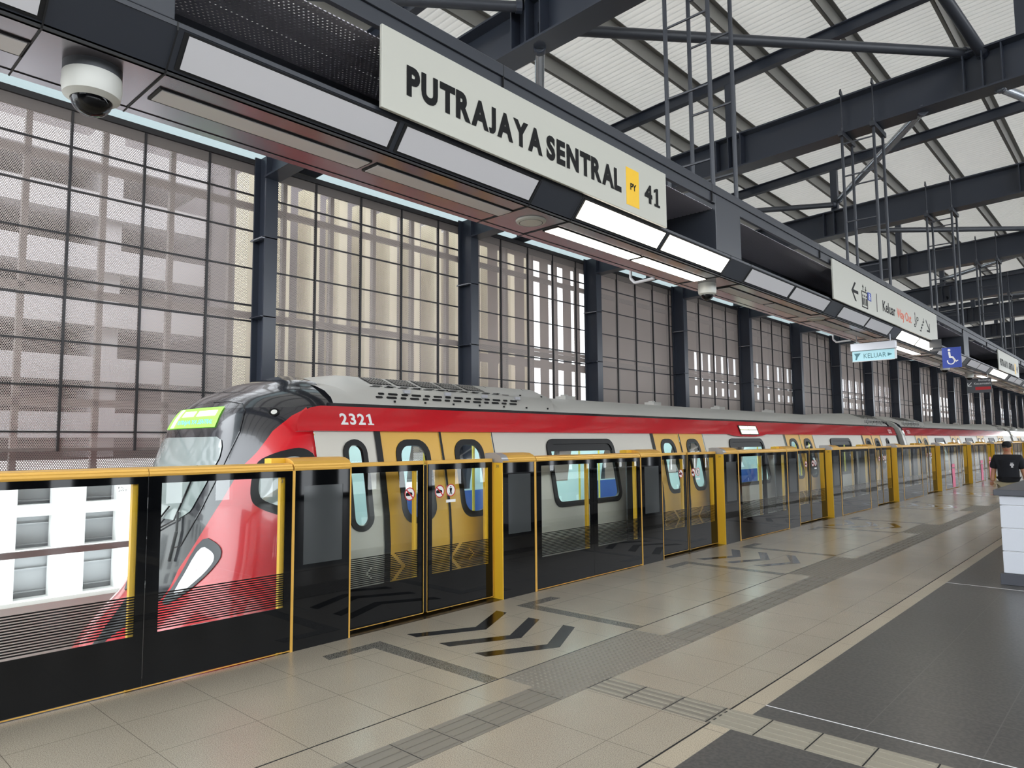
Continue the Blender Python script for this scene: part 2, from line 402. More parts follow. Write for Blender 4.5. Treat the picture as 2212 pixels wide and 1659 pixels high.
# hanger frames holding the service trough
TR_X0, TR_X1 = -3.385, -2.88
for k, y in enumerate(BEAM_Y[1:9]):
    h = thing('hanger_frame', (-3.0, y, 3.9), 'four thin charcoal rods with ladder rungs hanging from the %s deep beam' % ORD[k + 1], 'hanger', 'hanger frames over the service trough')
    y1, y2 = y - .235, y + .235
    for x in (-3.24, -2.8):
        zt = zb(x)
        for yy in (y1, y2):
            MB().tube((x, yy, 3.985), (x, yy, zt - .09), .021, 8).build('rod', 'steel2', h)
        MB().box(x - .035, x + .035, y1 - .07, y2 + .07, zt - .085, zt - .012).build('crossbar', 'steel2', h, bevel=.004)
        for yy in (y1, y2): MB().tube((x, yy, zt - .012), (x, yy, zt + .05), .026, 6).build('nut', 'steel2', h)
        MB().tube((x, y - .20, zt), (x, y - .20, zt + .66), .011, 6).build('threaded_rod', 'steel2', h)
        MB().prism([(y - .25, zt + .58), (y - .10, zt + .58), (y - .2, zt + .68)], 0, x - .01, x + .01).build('clamp', 'steel2', h)
    for z in (4.25, 4.95, 5.65, 6.15):
        for yy in (y1, y2):
            MB().tube((-3.24, yy, z), (-2.8, yy, z), .012, 6).build('rung', 'steel2', h)

# ------------------------------------------------------------------ left screen wall
BAY = [-3.6, 0.84, 5.26, 9.70, 14.0, 18.31, 22.8, 27.4, 31.9, 36.5, 41.1, 45.7, 50.3, 54.9, 59.5, 64.1, 68.7, 73.3, 77.9, 82.5, 87.1, 91.7, 96.3, 100.9]
SX = -10.0
ROWS = [3.03, 2.47, 1.90]; ROWU = [5.53, 4.97, 4.39]
for k in range(len(BAY) - 1):
    y0, y1 = BAY[k] + .01, BAY[k + 1] - .03
    if k == 0: continue
    t = thing('mesh_screen', (SX, (y0 + y1) / 2, 1.66), 'taupe perforated metal screen with dark grid, %s bay from the left' % ORD[k - 1], 'screen', 'perforated screens beyond the train')
    MB().box(SX - .004, SX, y0, y1, 1.66, 6.05).build('perforated_sheet', 'screen', t)
    fr = MB().box(SX - .03, SX + .05, y0, y1, 6.0, 6.08).box(SX - .03, SX + .05, y0, y0 + .04, 1.66, 6.08).box(SX - .03, SX + .05, y1 - .05, y1, 1.66, 6.08)
    fr.build('head_frame', 'mullion', t)
    MB().box(SX - .03, SX + .012, y0, y1, 5.86, 6.0).build('top_margin', 'taupe', t)
    MB().box(SX - .03, SX + .01, y0, y1, 1.66, 1.70).build('bottom_margin', 'taupe', t)
    n = 5; dy = (BAY[k + 1] - BAY[k]) / n
    for i in range(1, n):
        yy = BAY[k] + dy * i
        MB().box(SX - .02, SX + .03, yy - .014, yy + .014, 1.66, 6.02).build('mullion', 'mullion', t)
    for z in (ROWS + ROWU if k < 7 else ROWS[:1] + ROWU[:2]):
        MB().box(SX - .01, SX + .014, y0, y1, z - .011, z + .011).build('transom', 'mullion', t)
    MB().box(SX - .01, SX + .016, y0, y1, 3.568, 3.594).build('transom', 'mullion', t)
    MB().box(SX - .01, SX + .016, y0, y1, 3.81, 3.834).build('transom', 'mullion', t)
    if k < 8:
        tb = MB()
        for i in range(n):
            yy = BAY[k] + dy * (i + .55)
            tb.box(SX - .34, SX - .26, yy - .035, yy + .035, 1.27, 6.0)
        for z in (5.45, 3.72, 2.62 if k > 1 else 2.28): tb.box(SX - .34, SX - .26, y0, y1, z - .05, z + .05)
        tb.build('back_frame', 'taupe', t)
        if k < 3: MB().box(SX - .26, SX - .255, y0, y1, 1.27, 1.70).build('lower_sheet', 'screen2', t)
    # solid backing board with openings, behind the later bays
    if k >= 3:
        bb = MB(); X0, X1 = SX - .37, SX - .362
        solid = (k % 3 == 1)
        if solid: bb.box(X0, X1, y0 - .008, y1 + .028, .6, 6.1)
        else:
            ys = []
            for i in range(n):
                a = BAY[k] + dy * (i + .40); ys += [(a, a + .30), (a + .46, a + .54)] if k > 3 else [(a - .05, a + .07), (a + .24, a + .50)]
            def band(z0, z1, holes):
                if not holes: bb.box(X0, X1, y0 - .008, y1 + .028, z0, z1); return
                p = y0 - .008
                for (a, b_) in ys:
                    bb.box(X0, X1, p, a, z0, z1); p = b_
                bb.box(X0, X1, p, y1 + .028, z0, z1)
            top = 4.45 if k > 3 else 5.9
            zz = [(.6, 2.2, 0), (2.2, 3.17, 0 if k > 3 else 1), (3.17, 3.42, 1), (3.42, 3.60, 0), (3.60, 3.80, 1), (3.80, 3.87, 0), (3.87, top, 1), (top, 6.1, 0)]
            for (a, b_, hh) in zz: band(a, b_, hh)
        bb.build('backing_board', 'brownback', t)
for k in range(2, len(BAY) - 1):
    y0 = BAY[k] * .96 + .005
    if k == 2: y0 = 5.06
    t = thing('steel_column', (-9.78, y0 + .1, -.06), 'charcoal steel H-column beside the mesh screens, %s from the left' % ORD[k - 2], 'column', 'columns along the screen wall')
    MB().box(-9.63, -9.60, y0, y0 + .2, -.06, zb(-9.6)).box(-9.97, -9.94, y0, y0 + .2, -.06, zb(-9.6)).box(-9.94, -9.63, y0 + .09, y0 + .11, -.06, zb(-9.6)).build('shaft', 'steel', t)
    z = 2.42
    while z < 5.8:
        MB().box(-9.94, -9.60, y0 - .045, y0 + .2, z - .008, z + .008).build('stiffener_plate', 'steel', t); z += 1.19
    pts = [(-10.0, 5.78), (-6.8, 5.86), (-6.8, 6.22), (-10.0, 6.14)]
    q = MB().prism([(p[0], p[1]) for p in []] or [(-9.6, 5.70), (-6.2, 5.82), (-6.2, 5.85), (-9.6, 5.73)], 1, y0 - .03, y0 + .23)
    q.box(-9.6, -6.2, y0 + .09, y0 + .11, 5.73, 6.2)
    q.build('bracket_arm', 'steel', t)
    MB().box(-9.96, -9.6, y0 - .05, y0, 4.78, 4.80).build('cleat', 'pipe', t)
# added tinted sheet that tones down the sky strip between screen and soffit


MT['eave'] = glass('sky toning sheet', (.335, .365, .365, 1))
struct(MB().box(-10.32, -10.31, -6, 101, 6.0, 7.7).build('sky_filter_1', 'eave'))
# ------------------------------------------------------------------ outside the screens
bl = thing('lattice_building', (-13.2, 3, -6), 'white concrete lattice building outside, seen under the screens at left', 'building')
mb = MB(); y = -8.85
while y < 16:
    mb.box(-13.2, -12.95, y, y + .45, -6, 1.45); y += .94
mb.build('lattice_post', 'whitecon', bl)
mb = MB(); z = -5.9
for z0, z1 in ((-6, -5.2), (-4.2, -3.3), (-2.6, -1.9), (-1.15, -.62), (.02, .14), (.64, .82), (1.3, 1.5)):
    mb.box(-13.2, -12.97, -9, 16, z0, z1)
mb.build('lattice_band', 'whitecon', bl)
MB().box(-13.30, -13.26, -9, 16, -6, 1.5).build('infill_wall', 'greyinf', bl)
mb = MB(); z = -1.7
for z in (-.55, -.2, .18, .5, .86, 1.1): mb.box(-13.26, -13.215, -9, 16, z, z + .02)
mb.build('ledge', 'greyinf', bl)
pk = thing('car_park_block', (-17, 2, -6), 'grey multi-storey block behind the perforated screen at left', 'building')
mb = MB(); z = 1.9
while z < 8.1:
    mb.box(-18, -16, -10, 7.0, z, z + .5); z += 1.15
mb.build('floor_slab', 'slab', pk)
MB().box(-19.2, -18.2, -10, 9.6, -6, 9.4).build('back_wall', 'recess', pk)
mb = MB(); y = -9
while y < 6.8: mb.box(-18, -16.2, y, y + .45, 1.5, 8.6); y += 2.3
mb.build('pier', 'slab', pk)
fb = thing('finned_building', (-14, 11, -6), 'building with cream vertical fins behind the second screen bay', 'building')
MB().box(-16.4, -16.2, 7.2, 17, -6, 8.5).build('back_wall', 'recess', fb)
mb = MB(); y = 7.3; i = 0
while y < 17:
    mb.box(-15.2, -14.6, y, y + .24, 1.5, 7.9); y += .78
mb.build('fin', 'creamcon', fb)
mb = MB(); y = 7.65
while y < 17:
    mb.box(-15.6, -15.4, y, y + .28, 1.6, 3.4).box(-15.6, -15.4, y, y + .28, 3.8, 5.4).box(-15.6, -15.4, y, y + .28, 6.0, 8.1); y += .78
mb.build('white_panel', 'whitecon', fb)
struct(MB().box(-60, -9.75, -60, 120, -6.2, -6.0).build('floor_ground', 'concrete'))

# ------------------------------------------------------------------ service trough above the platform
ZS = 3.23
tr = thing('service_trough', (-3.1, 20, ZS), 'long charcoal metal trough hung under the roof carrying lamps, cameras and signs', 'ceiling trough')
TY0, TY1 = -6.0, 100.0
MB().box(-3.30, -2.885, TY0, TY1, ZS, ZS + .02).build('soffit', 'soffit', tr)
MB().box(-3.352, -3.305, TY0, TY1, ZS - .004, ZS + .12).build('outer_lip', 'soffit', tr)
MB().box(-3.35, -3.33, TY0, TY1, ZS, 3.80).build('rear_panel', 'panel', tr)
fa = MB().prism([(-2.885, ZS), (-2.885, ZS + .018), (-2.775, ZS + .15), (-2.775, ZS + .16), (-2.90, ZS + .16), (-2.905, ZS)], 1, TY0, TY1)
fa.build('fascia', 'panel', tr)
MB().box(-2.79, -2.772, TY0, TY1, ZS + .15, 3.40).build('front_lip', 'panel', tr)
MB().box(-2.86, -2.755, TY0, TY1, 3.905, 3.98).build('cornice', 'panel', tr, bevel=.006)
MB().box(-2.80, -2.77, TY0, TY1, 3.82, 3.905).build('cornice_flange', 'panel', tr)
MB().box(-3.33, -2.80, TY0, TY1, 3.775, 3.78).build('perforated_ceiling', 'perf', tr)
jn = MB()
P0 = 1.073; PER = 2.67
for i in range(-3, 36):
    a = P0 + PER * i
    for yy in (a, a - .43):
        jn.box(-3.353, -2.884, yy - .003, yy + .003, ZS - .006, ZS + .001)
        jn.prism([(-2.884, ZS - .001), (-2.772, ZS + .135), (-2.772, 3.4), (-2.770, 3.4), (-2.770, ZS + .134), (-2.881, ZS - .002)], 1, yy - .003, yy + .003)
jn.box(-3.305, -3.300, TY0, TY1, ZS - .0015, ZS + .01)
jn.box(-2.8895, -2.8835, TY0, TY1, ZS - .0015, ZS + .01)
for yy in [2.95 + 2.67 * i for i in range(-2, 18)]: jn.box(-2.7705, -2.7535, yy - .002, yy + .002, 3.82, 3.982)
jn.build('joint_line', 'joint', tr)
for yy in [1.06 - 5.35] + [0.45 + 5.35 * i for i in range(10)]:
    if yy == 0.45: a, b_ = 0.3, 1.06
    else: a, b_ = yy - .1, yy + .4
    MB().box(-3.27, -2.768, a, b_, 3.40, 3.985).build('hanger_box', 'panel', tr, bevel=.004)
MB().box(-3.31, -3.2, TY0, TY1, 3.90, 3.97).build('light_baffle', 'panel', tr)  # unseen strip added to darken the holes of the perforated ceiling
# lamps
LIT = {1: (0, 1), 4: (0, 1), 7: (0, 1), 8: (0, 1), 11: (0,), 14: (0, 1)}
def lamp(y0, y1, kind, lit, label):
    t = thing('ceiling_light', (-3.08 if kind == 's' else -2.83, (y0 + y1) / 2, ZS), label, 'light', 'lamps of the service trough')
    m_ = 'lampon' if lit else 'lampoff'
    if kind == 's':
        MB().box(-3.155, -3.015, y0, y1, ZS - .006, ZS - .001).build('frame', 'joint', t)
        MB().box(-3.14, -3.022, y0 + .012, y1 - .012, ZS - .010, ZS - .006).build('diffuser', m_, t)
    else:
        def q(s_, o_):   # point on the sloping fascia: s_ 0..1 up, o_ outward
            dx, dz = .110, .132; ln = math.hypot(dx, dz)
            return (-2.885 + dx * s_ + o_ * dz / ln, ZS + .018 + dz * s_ - o_ * dx / ln)
        def slab(a, b_, o0, o1, ya, yb): return MB().prism([q(a, o0), q(b_, o0), q(b_, o1), q(a, o1)], 1, ya, yb)
        slab(.06, .97, .0, .004, y0, y1).build('frame', 'joint', t)
        slab(.12, .91, .004, .008, y0 + .02, y1 - .02).build('diffuser', m_, t)
for i in range(-1, 20):
    a = P0 + PER * i + .03
    lit = i + 0
    on = {0: 0, 1: 1, 2: 0, 3: 0, 4: 1, 5: 0, 6: 0, 7: 1, 8: 0, 9: 0, 10: 1, 13: 1, 16: 1}.get(i, 0)
    for s_ in (0, 1):
        ya, yb = a + s_ * 1.12, a + s_ * 1.12 + 1.09
        if i < -1 : continue
        w_ = 'lit' if on else 'unlit'
        n_ = '%s pair' % ORD[i + 1]
        lamp(ya, yb, 'f', on, '%s flat lamp on the trough edge, %s of the %s from the left' % (w_, ('first', 'second')[s_], n_))
        lamp(ya, yb, 's', on, '%s slim lamp under the trough, %s of the %s from the left' % (w_, ('first', 'second')[s_], n_))
# speakers and cameras between the lamps
def speaker(y, label):
    t = thing('ceiling_speaker', (-3.07, y, ZS), label, 'speaker')
    MB().lathe([(.0, -.016), (.075, -.016), (.078, -.012), (.082, -.012), (.086, -.014), (.10, -.010), (.105, 0)], -3.07, y, 36, ZS).build('grille_plate', 'camwhite', t, smooth='auto')
    MB().lathe([(.077, -.0165), (.081, -.0165)], -3.07, y, 36, ZS).build('ring_groove', 'darkgrey', t)
for i, y in enumerate((3.55, 8.96)):
    speaker(y, ['round white ceiling speaker just left of the first lit lamps', 'round white ceiling speaker near the way out sign'][i])
def dome_camera(x, y, r_, label):
    t = thing('dome_camera', (x, y, ZS), label, 'camera')
    MB().lathe([(.0, 0), (r_, 0), (r_ * 1.0, -r_ * .35)], x, y, 40, ZS).build('mounting_ring', 'darkgrey' if y < 2 else 'camwhite', t, smooth='auto')
    MB().lathe([(r_ * 1.0, -r_ * .35), (r_ * 1.02, -r_ * .8), (r_ * .96, -r_ * 1.15), (r_ * .72, -r_ * 1.3), (r_ * .68, -r_ * 1.28)], x, y, 40, ZS).build('housing', 'camwhite', t, smooth='auto')
    dm = []
    for i in range(9):
        a = math.pi / 2 * i / 8; dm.append((r_ * .70 * math.cos(a), -r_ * 1.26 - r_ * .62 * math.sin(a)))
    MB().lathe(dm, x, y, 40, ZS).build('dome', 'dome', t, smooth=True)
    MB().lathe([(r_ * .62, -r_ * 1.2), (r_ * .5, -r_ * 1.5), (r_ * .25, -r_ * 1.7), (0, -r_ * 1.72)], x, y, 24, ZS).build('lens_unit', 'rubber', t, smooth=True)
dome_camera(-3.06, .862, .105, 'large white dome camera at the top left under the trough')
dome_camera(-3.12, 6.19, .085, 'white dome camera after the first lit lamps')
dome_camera(-3.14, 16.5, .085, 'white dome camera under the trough by the blue wheelchair sign')
dome_camera(-3.14, 19.0, .085, 'far white dome camera left of the grey button sign')

for i, y in enumerate((5.60, 11.23)):
    P_ = [(-3.345, y, 3.222), (-3.555, y, 3.215), (-3.60, y, 3.262), (-3.60, y, 3.52), (-3.345, y, 3.53)]
    cp_ = MB()
    for p, q in zip(P_, P_[1:]): cp_.tube(p, q, .014, 10)
    tag(cp_.build('conduit_pipe', 'lampoff', loc=P_[0]), 'white bent conduit sticking out behind the trough, %s' % ('after the first lit lamps', 'above the hanging exit sign')[i], 'pipe')
# ------------------------------------------------------------------ signs
def FX(x): return lambda y0, z0: (lambda uu, vv, d: (x + .0005 + d, y0 + uu, z0 + vv))
def poly(mb, pts, x, th=.0015): mb.prism(pts, 0, x, x + th)
sx = -2.735
sg = thing('station_sign', (sx, 3.4, 3.39), 'long cream station name board with black lettering on the trough', 'sign')
MB().box(sx - .019, sx, 2.04, 4.79, 3.385, 3.818).build('board', 'cream', sg, bevel=.003)
word('PUTRAJAYA', 'black', FX(sx)(2.197, 3.503), 1.07, .162, sg, .052, .085)
word('SENTRAL', 'black', FX(sx)(3.318, 3.503), .835, .162, sg, .052, .085)
yq = MB(); poly(yq, [(4.222, 3.437), (4.392, 3.437), (4.392, 3.717), (4.222, 3.717)], sx); yq.build('yellow_square', 'yellow', sg)
text_mesh('line_code', 'PY', 'black', lambda a, b_, d: (sx + .003, 4.274 + a, 3.556 + b_), .08, .052, sg, bold=.03)
word('41', 'black', FX(sx)(4.468, 3.515), .22, .145, sg, .045, .12)

s2 = thing('way_out_sign', (sx, 11.3, 3.39), 'long cream direction board with lift arrow and orange way out lettering', 'sign')
MB().box(sx - .019, sx, 8.63, 13.95, 3.39, 3.878).build('board', 'cream', s2, bevel=.003)
a = MB(); cy, cz = 9.30, 3.60
poly(a, [(cy, cz), (cy + .13, cz + .12), (cy + .19, cz + .12), (cy + .075, cz + .02), (cy + .27, cz + .02), (cy + .27, cz - .02), (cy + .075, cz - .02), (cy + .19, cz - .12), (cy + .13, cz - .12)], sx)
a.build('arrow', 'black', s2)
a = MB(); x_ = sx; y_, z_ = 9.71, 3.44
a.box(x_, x_ + .002, y_, y_ + .25, z_, z_ + .015).box(x_, x_ + .002, y_, y_ + .25, z_ + .205, z_ + .22).box(x_, x_ + .002, y_, y_ + .02, z_, z_ + .22).box(x_, x_ + .002, y_ + .23, y_ + .25, z_, z_ + .22)
for k in range(3):
    yy = y_ + .055 + k * .07
    a.box(x_, x_ + .002, yy - .02, yy + .02, z_ + .035, z_ + .13); a.prism([(yy - .014, z_ + .145), (yy + .014, z_ + .145), (yy + .014, z_ + .172), (yy - .014, z_ + .172)], 0, x_, x_ + .002)
for yy, s_ in ((y_ + .07, 1), (y_ + .18, -1)):
    zc = z_ + .262
    a.box(x_, x_ + .002, yy - .01, yy + .01, zc - .03, zc + .03)
    poly(a, [(yy - .035, zc + s_ * .008), (yy + .035, zc + s_ * .008), (yy, zc + s_ * .045)], x_)
a.build('lift_icon', 'black', s2)
MB().box(sx, sx + .003, 9.97, 10.12, 3.565, 3.675).build('accessible_patch', 'blue', s2)
text_mesh('wheelchair_mark', '&', 'white', lambda a_, b_, d: (sx + .004, 10.005 + a_, 3.58 + b_), .08, .08, s2)
MB().box(sx, sx + .002, 10.365, 10.385, 3.46, 3.715).build('divider', 'black', s2)
text_mesh('lettering', 'Keluar', 'black', FX(sx)(10.65, 3.51), .64, .155, s2, bold=.02, depth=.001)
text_mesh('lettering', 'Way Out', 'orange', FX(sx)(11.38, 3.475), .81, .185, s2, bold=.018, depth=.001)
def stroke(mb, pts, w_, x):
    for (p, q) in zip(pts, pts[1:]):
        d = Vector((q[0] - p[0], q[1] - p[1])); n_ = Vector((-d.y, d.x)).normalized() * w_ / 2; e = d.normalized() * w_ / 2
        poly(mb, [(p[0] - e.x + n_.x, p[1] - e.y + n_.y), (p[0] - e.x - n_.x, p[1] - e.y - n_.y), (q[0] + e.x - n_.x, q[1] + e.y - n_.y), (q[0] + e.x + n_.x, q[1] + e.y + n_.y)], x)
a = MB(); stroke(a, [(12.37, 3.50), (12.44, 3.50), (12.57, 3.62), (12.63, 3.62), (12.63, 3.66), (12.55, 3.66), (12.41, 3.53), (12.37, 3.53), (12.37, 3.50)], .016, sx)
stroke(a, [(12.43, 3.59), (12.43, 3.67)], .022, sx); stroke(a, [(12.43, 3.70), (12.43, 3.71)], .03, sx); a.build('escalator_icon', 'black', s2)
a = MB(); p = [(12.72, 3.47)]
for k in range(4): p += [(p[-1][0] + .07, p[-1][1]), (p[-1][0] + .07, p[-1][1] + .055)]
stroke(a, p, .02, sx); a.build('stairs_icon', 'black', s2)
a = MB(); stroke(a, [(13.15, 3.68), (13.37, 3.53)], .03, sx); stroke(a, [(13.37, 3.64), (13.37, 3.52), (13.2, 3.52)], .03, sx); a.build('down_arrow', 'black', s2)

s3 = thing('station_sign', (sx, 22, 3.39), 'far cream name board with yellow square, seen edge on at right', 'sign')
MB().box(sx - .019, sx, 20.3, 23.6, 3.385, 3.87).build('board', 'cream', s3)
word('PUTRAJAYA SENTRAL', 'black', FX(sx)(20.5, 3.50), 2.25, .17, s3, .05, .10)
MB().box(sx, sx + .002, 22.85, 23.05, 3.44, 3.72).build('yellow_square', 'yellow', s3)
word('41', 'black', FX(sx)(23.15, 3.51), .24, .16, s3)

ye = 11.0
s4 = thing('exit_sign', (-2.97, ye, 3.0), 'hanging exit sign with pale blue lit plate under the trough', 'sign')
MB().box(-3.28, -2.675, ye - .04, ye + .04, 3.015, 3.13).build('housing', 'sil', s4, bevel=.006)
MB().box(-3.265, -2.68, ye - .005, ye + .005, 2.868, 3.015).build('plate', 'lite', s4)
MB().box(-3.27, -2.675, ye - .008, ye + .008, 2.86, 2.87).box(-2.70, -2.675, ye - .008, ye + .008, 2.86, 3.015).build('edge_trim', 'white', s4)
text_mesh('lettering', 'KELUAR', 'lens_g', lambda a_, b_, d: (-3.11 + a_, ye - .0065, 2.905 + b_), .30, .07, s4)
a = MB()
def sy(mb, pts, y, th=.002): mb.prism(pts, 1, y - th, y)
sy(a, [(-3.24, 2.985), (-3.15, 2.985), (-3.19, 2.93), (-3.205, 2.89), (-3.225, 2.89), (-3.215, 2.94)], ye - .006)
a.build('running_figure', 'lens_g', s4)
a = MB(); sy(a, [(-2.79, 2.965), (-2.73, 2.94), (-2.79, 2.915)], ye - .006); a.build('arrow', 'lens_g', s4)
for x in (-3.2, -2.75): MB().tube((x, ye, 3.13), (x, ye, ZS), .008, 6).build('hanger', 'sil', s4)

yb_ = 13.5
s5 = thing('wheelchair_sign', (-2.46, yb_, 3.05), 'square blue wheelchair sign projecting from the trough', 'sign')
MB().box(-2.60, -2.325, yb_, yb_ + .012, 2.905, 3.245).build('plate', 'blue', s5)
MB().box(-2.78, -2.60, yb_ + .002, yb_ + .010, 3.20, 3.235).box(-2.78, -2.60, yb_ + .002, yb_ + .010, 3.26, 3.40).build('bracket', 'panel', s5)
a = MB()
def ringy(mb, cx, cz, r0, r1, y, a0=0, a1=360, n=28):
    p = []
    for i in range(n + 1):
        t = math.radians(a0 + (a1 - a0) * i / n); p.append(((cx + r0 * math.cos(t), cz + r0 * math.sin(t)), (cx + r1 * math.cos(t), cz + r1 * math.sin(t))))
    for (p0, p1) in zip(p, p[1:]): sy(mb, [p0[0], p0[1], p1[1], p1[0]], y)
ringy(a, -2.475, 3.015, .042, .058, yb_, -200, 60)
ringy(a, -2.495, 3.20, .0, .02, yb_)
sy(a, [(-2.51, 3.17), (-2.48, 3.17), (-2.475, 3.10), (-2.44, 3.09), (-2.40, 3.02), (-2.375, 3.03), (-2.37, 3.015), (-2.405, 2.995), (-2.445, 3.065), (-2.50, 3.07)], yb_)
a.build('wheelchair_mark', 'white', s5)

yk = 19.4
s6 = thing('emergency_button_sign', (-3.0, yk, 2.9), 'dark grey hanging sign with white arrow pointing down left', 'sign')
MB().box(-3.27, -2.78, yk, yk + .02, 2.79, 3.13).build('plate', 'darkgrey', s6)
text_mesh('lettering', 'Butang', 'white', lambda a_, b_, d: (-3.03 + a_, yk - .003, 3.05 + b_), .23, .06, s6, bold=.005)
text_mesh('lettering', 'Kecemasan', 'white', lambda a_, b_, d: (-3.12 + a_, yk - .003, 2.985 + b_), .32, .05, s6, bold=.005)
a = MB()
def strokey(mb, pts, w_, y):
    for (p, q) in zip(pts, pts[1:]):
        d = Vector((q[0] - p[0], q[1] - p[1])); n_ = Vector((-d.y, d.x)).normalized() * w_ / 2
        sy(mb, [(p[0] + n_.x, p[1] + n_.y), (p[0] - n_.x, p[1] - n_.y), (q[0] - n_.x, q[1] - n_.y), (q[0] + n_.x, q[1] + n_.y)], y)
strokey(a, [(-3.17, 3.04), (-3.24, 2.96)], .014, yk); strokey(a, [(-3.245, 3.03), (-3.245, 2.955), (-3.17, 2.955)], .014, yk); a.build('arrow', 'white', s6)
MB().box(-3.1, -2.8, yk - .002, yk, 2.86, 2.93).build('red_line', 'signred', s6)
for x in (-3.2, -2.85): MB().tube((x, yk + .01, 3.13), (x, yk + .01, ZS), .008, 6).build('hanger', 'sil', s6)

# ================================================================== PLATFORM SCREEN
PX, DX = -5.43, -5.56
def frame_ring(mb, X, y0, y1, z0, z1, gy0, gy1, gz0, gz1, th=.012):
    mb.box(X - th, X, y0, gy0, z0, z1).box(X - th, X, gy1, y1, z0, z1).box(X - th, X, gy0, gy1, z0, gz0).box(X - th, X, gy0, gy1, gz1, z1)
def stripes(mb, X, y0, y1, z0=.385, z1=.655, n=15, chev=None):
    p = (z1 - z0) / n
    for k in range(n):
        za = z0 + p * (k + .45); zb_ = z0 + p * (k + 1)
        segs = [(y0, y1)]
        if chev:
            for (cy_, zc, hh, w_, s_, ax) in chev:
                t = abs((za + zb_) / 2 - zc) / hh
                if t <= 1:
                    c0 = cy_ + s_ * ax * (1 - t); new = []
                    for (a_, b_) in segs:
                        if c0 > b_ or c0 + w_ < a_: new.append((a_, b_)); continue
                        if c0 > a_: new.append((a_, c0))
                        if c0 + w_ < b_: new.append((c0 + w_, b_))
                    segs = new
        for (a_, b_) in segs: mb.box(X, X + .001, a_, b_, za, zb_)
CAPF = [(-5.425, 1.498), (-5.420, 1.515), (-5.425, 1.532), (-5.432, 1.536), (-5.436, 1.553), (-5.50, 1.565), (-5.56, 1.56), (-5.56, 1.498)]
def fixed_panel(y0, y1, label):
    t = thing('glass_barrier_panel', (PX, (y0 + y1) / 2, 0), label, 'glass panel', 'fixed glass panels of the platform barrier')
    g0, g1 = y0 + .095, y1 - .065
    mb = MB(); frame_ring(mb, PX, y0 + .002, y1 - .002, .02, 1.498, g0, g1, .375, 1.446); mb.build('black_border', 'frit', t)
    MB().box(PX - .008, PX - .004, g0, g1, .375, 1.446).build('pane', 'glass', t)
    mb = MB(); stripes(mb, PX - .003, g0, g1); mb.build('stripe_band', 'frit', t)
    MB().prism([(x, z) for (x, z) in CAPF], 1, y0 + .002, y1 - .002).build('top_rail', 'gold', t, bevel=.002)
    MB().box(PX, PX + .006, y0, y1, .010, .017).build('bottom_trim', 'gold', t)
    MB().box(PX - .07, PX - .03, g1 - .03, g1 + .01, .0, 1.49).build('support_post', 'goldp', t)
def post_strip(y, label):
    t = tag(MB().box(PX - .11, PX + .006, y - .012, y + .012, 0, 1.50).build('corner_post', 'gold', loc=None), label, 'post', 'thin mustard posts of the platform barrier')
HUMP = [(-5.422, 1.498), (-5.418, 1.52), (-5.424, 1.534), (-5.432, 1.537), (-5.436, 1.552), (-5.46, 1.578), (-5.52, 1.60), (-5.62, 1.607), (-5.69, 1.60), (-5.69, 1.498)]
def cabinet(y0, y1, label, end_face=False):
    t = thing('gate_cabinet', (PX, (y0 + y1) / 2, 0), label, 'cabinet', 'gate machinery cabinets of the platform barrier')
    g0, g1, gz0, gz1 = y0 + .10, y1 - .085, .70, 1.366
    mb = MB(); frame_ring(mb, PX, y0 + .012, y1 - .012, .0, 1.498, g0, g1, gz0, gz1); mb.build('black_front', 'frit', t)
    MB().box(PX - .008, PX - .003, g0, g1, gz0, gz1).build('inspection_glass', 'dimglass', t)
    MB().box(-5.69, -5.67, y0 + .012, y1 - .012, 0, 1.498).build('rear_panel', 'darkgrey', t)
    MB().prism(HUMP, 1, y0, y1).build('hood', 'gold', t, bevel=.003)
    if not end_face: MB().prism([(-5.575, 1.50), (-5.575, 1.60), (-5.62, 1.607), (-5.69, 1.60), (-5.69, 1.50)], 1, y0 - .13, y0).build('hood_tail', 'goldp', t)
    if end_face:
        MB().box(-5.69, PX, y0, y0 + .012, 0, 1.498).build('end_plate', 'goldp', t)
        MB().prism([(x - .0, z + .002) for (x, z) in HUMP], 1, y0 - .006, y0 + .10).build('hood_cap', 'sil', t)
        MB().box(PX - .03, PX + .005, y1 - .022, y1 + .01, 0, 1.50).build('edge_strip', 'gold', t)
    else:
        MB().box(-5.69, PX, y1 - .012, y1, 0, 1.498).build('end_plate', 'goldp', t)
        MB().box(PX - .03, PX + .005, y0 - .012, y0 + .012, 0, 1.50).build('edge_strip', 'gold', t)
        MB().box(PX - .02, PX + .004, y1 - .012, y1 + .002, 0, 1.50).build('edge_strip', 'gold', t)
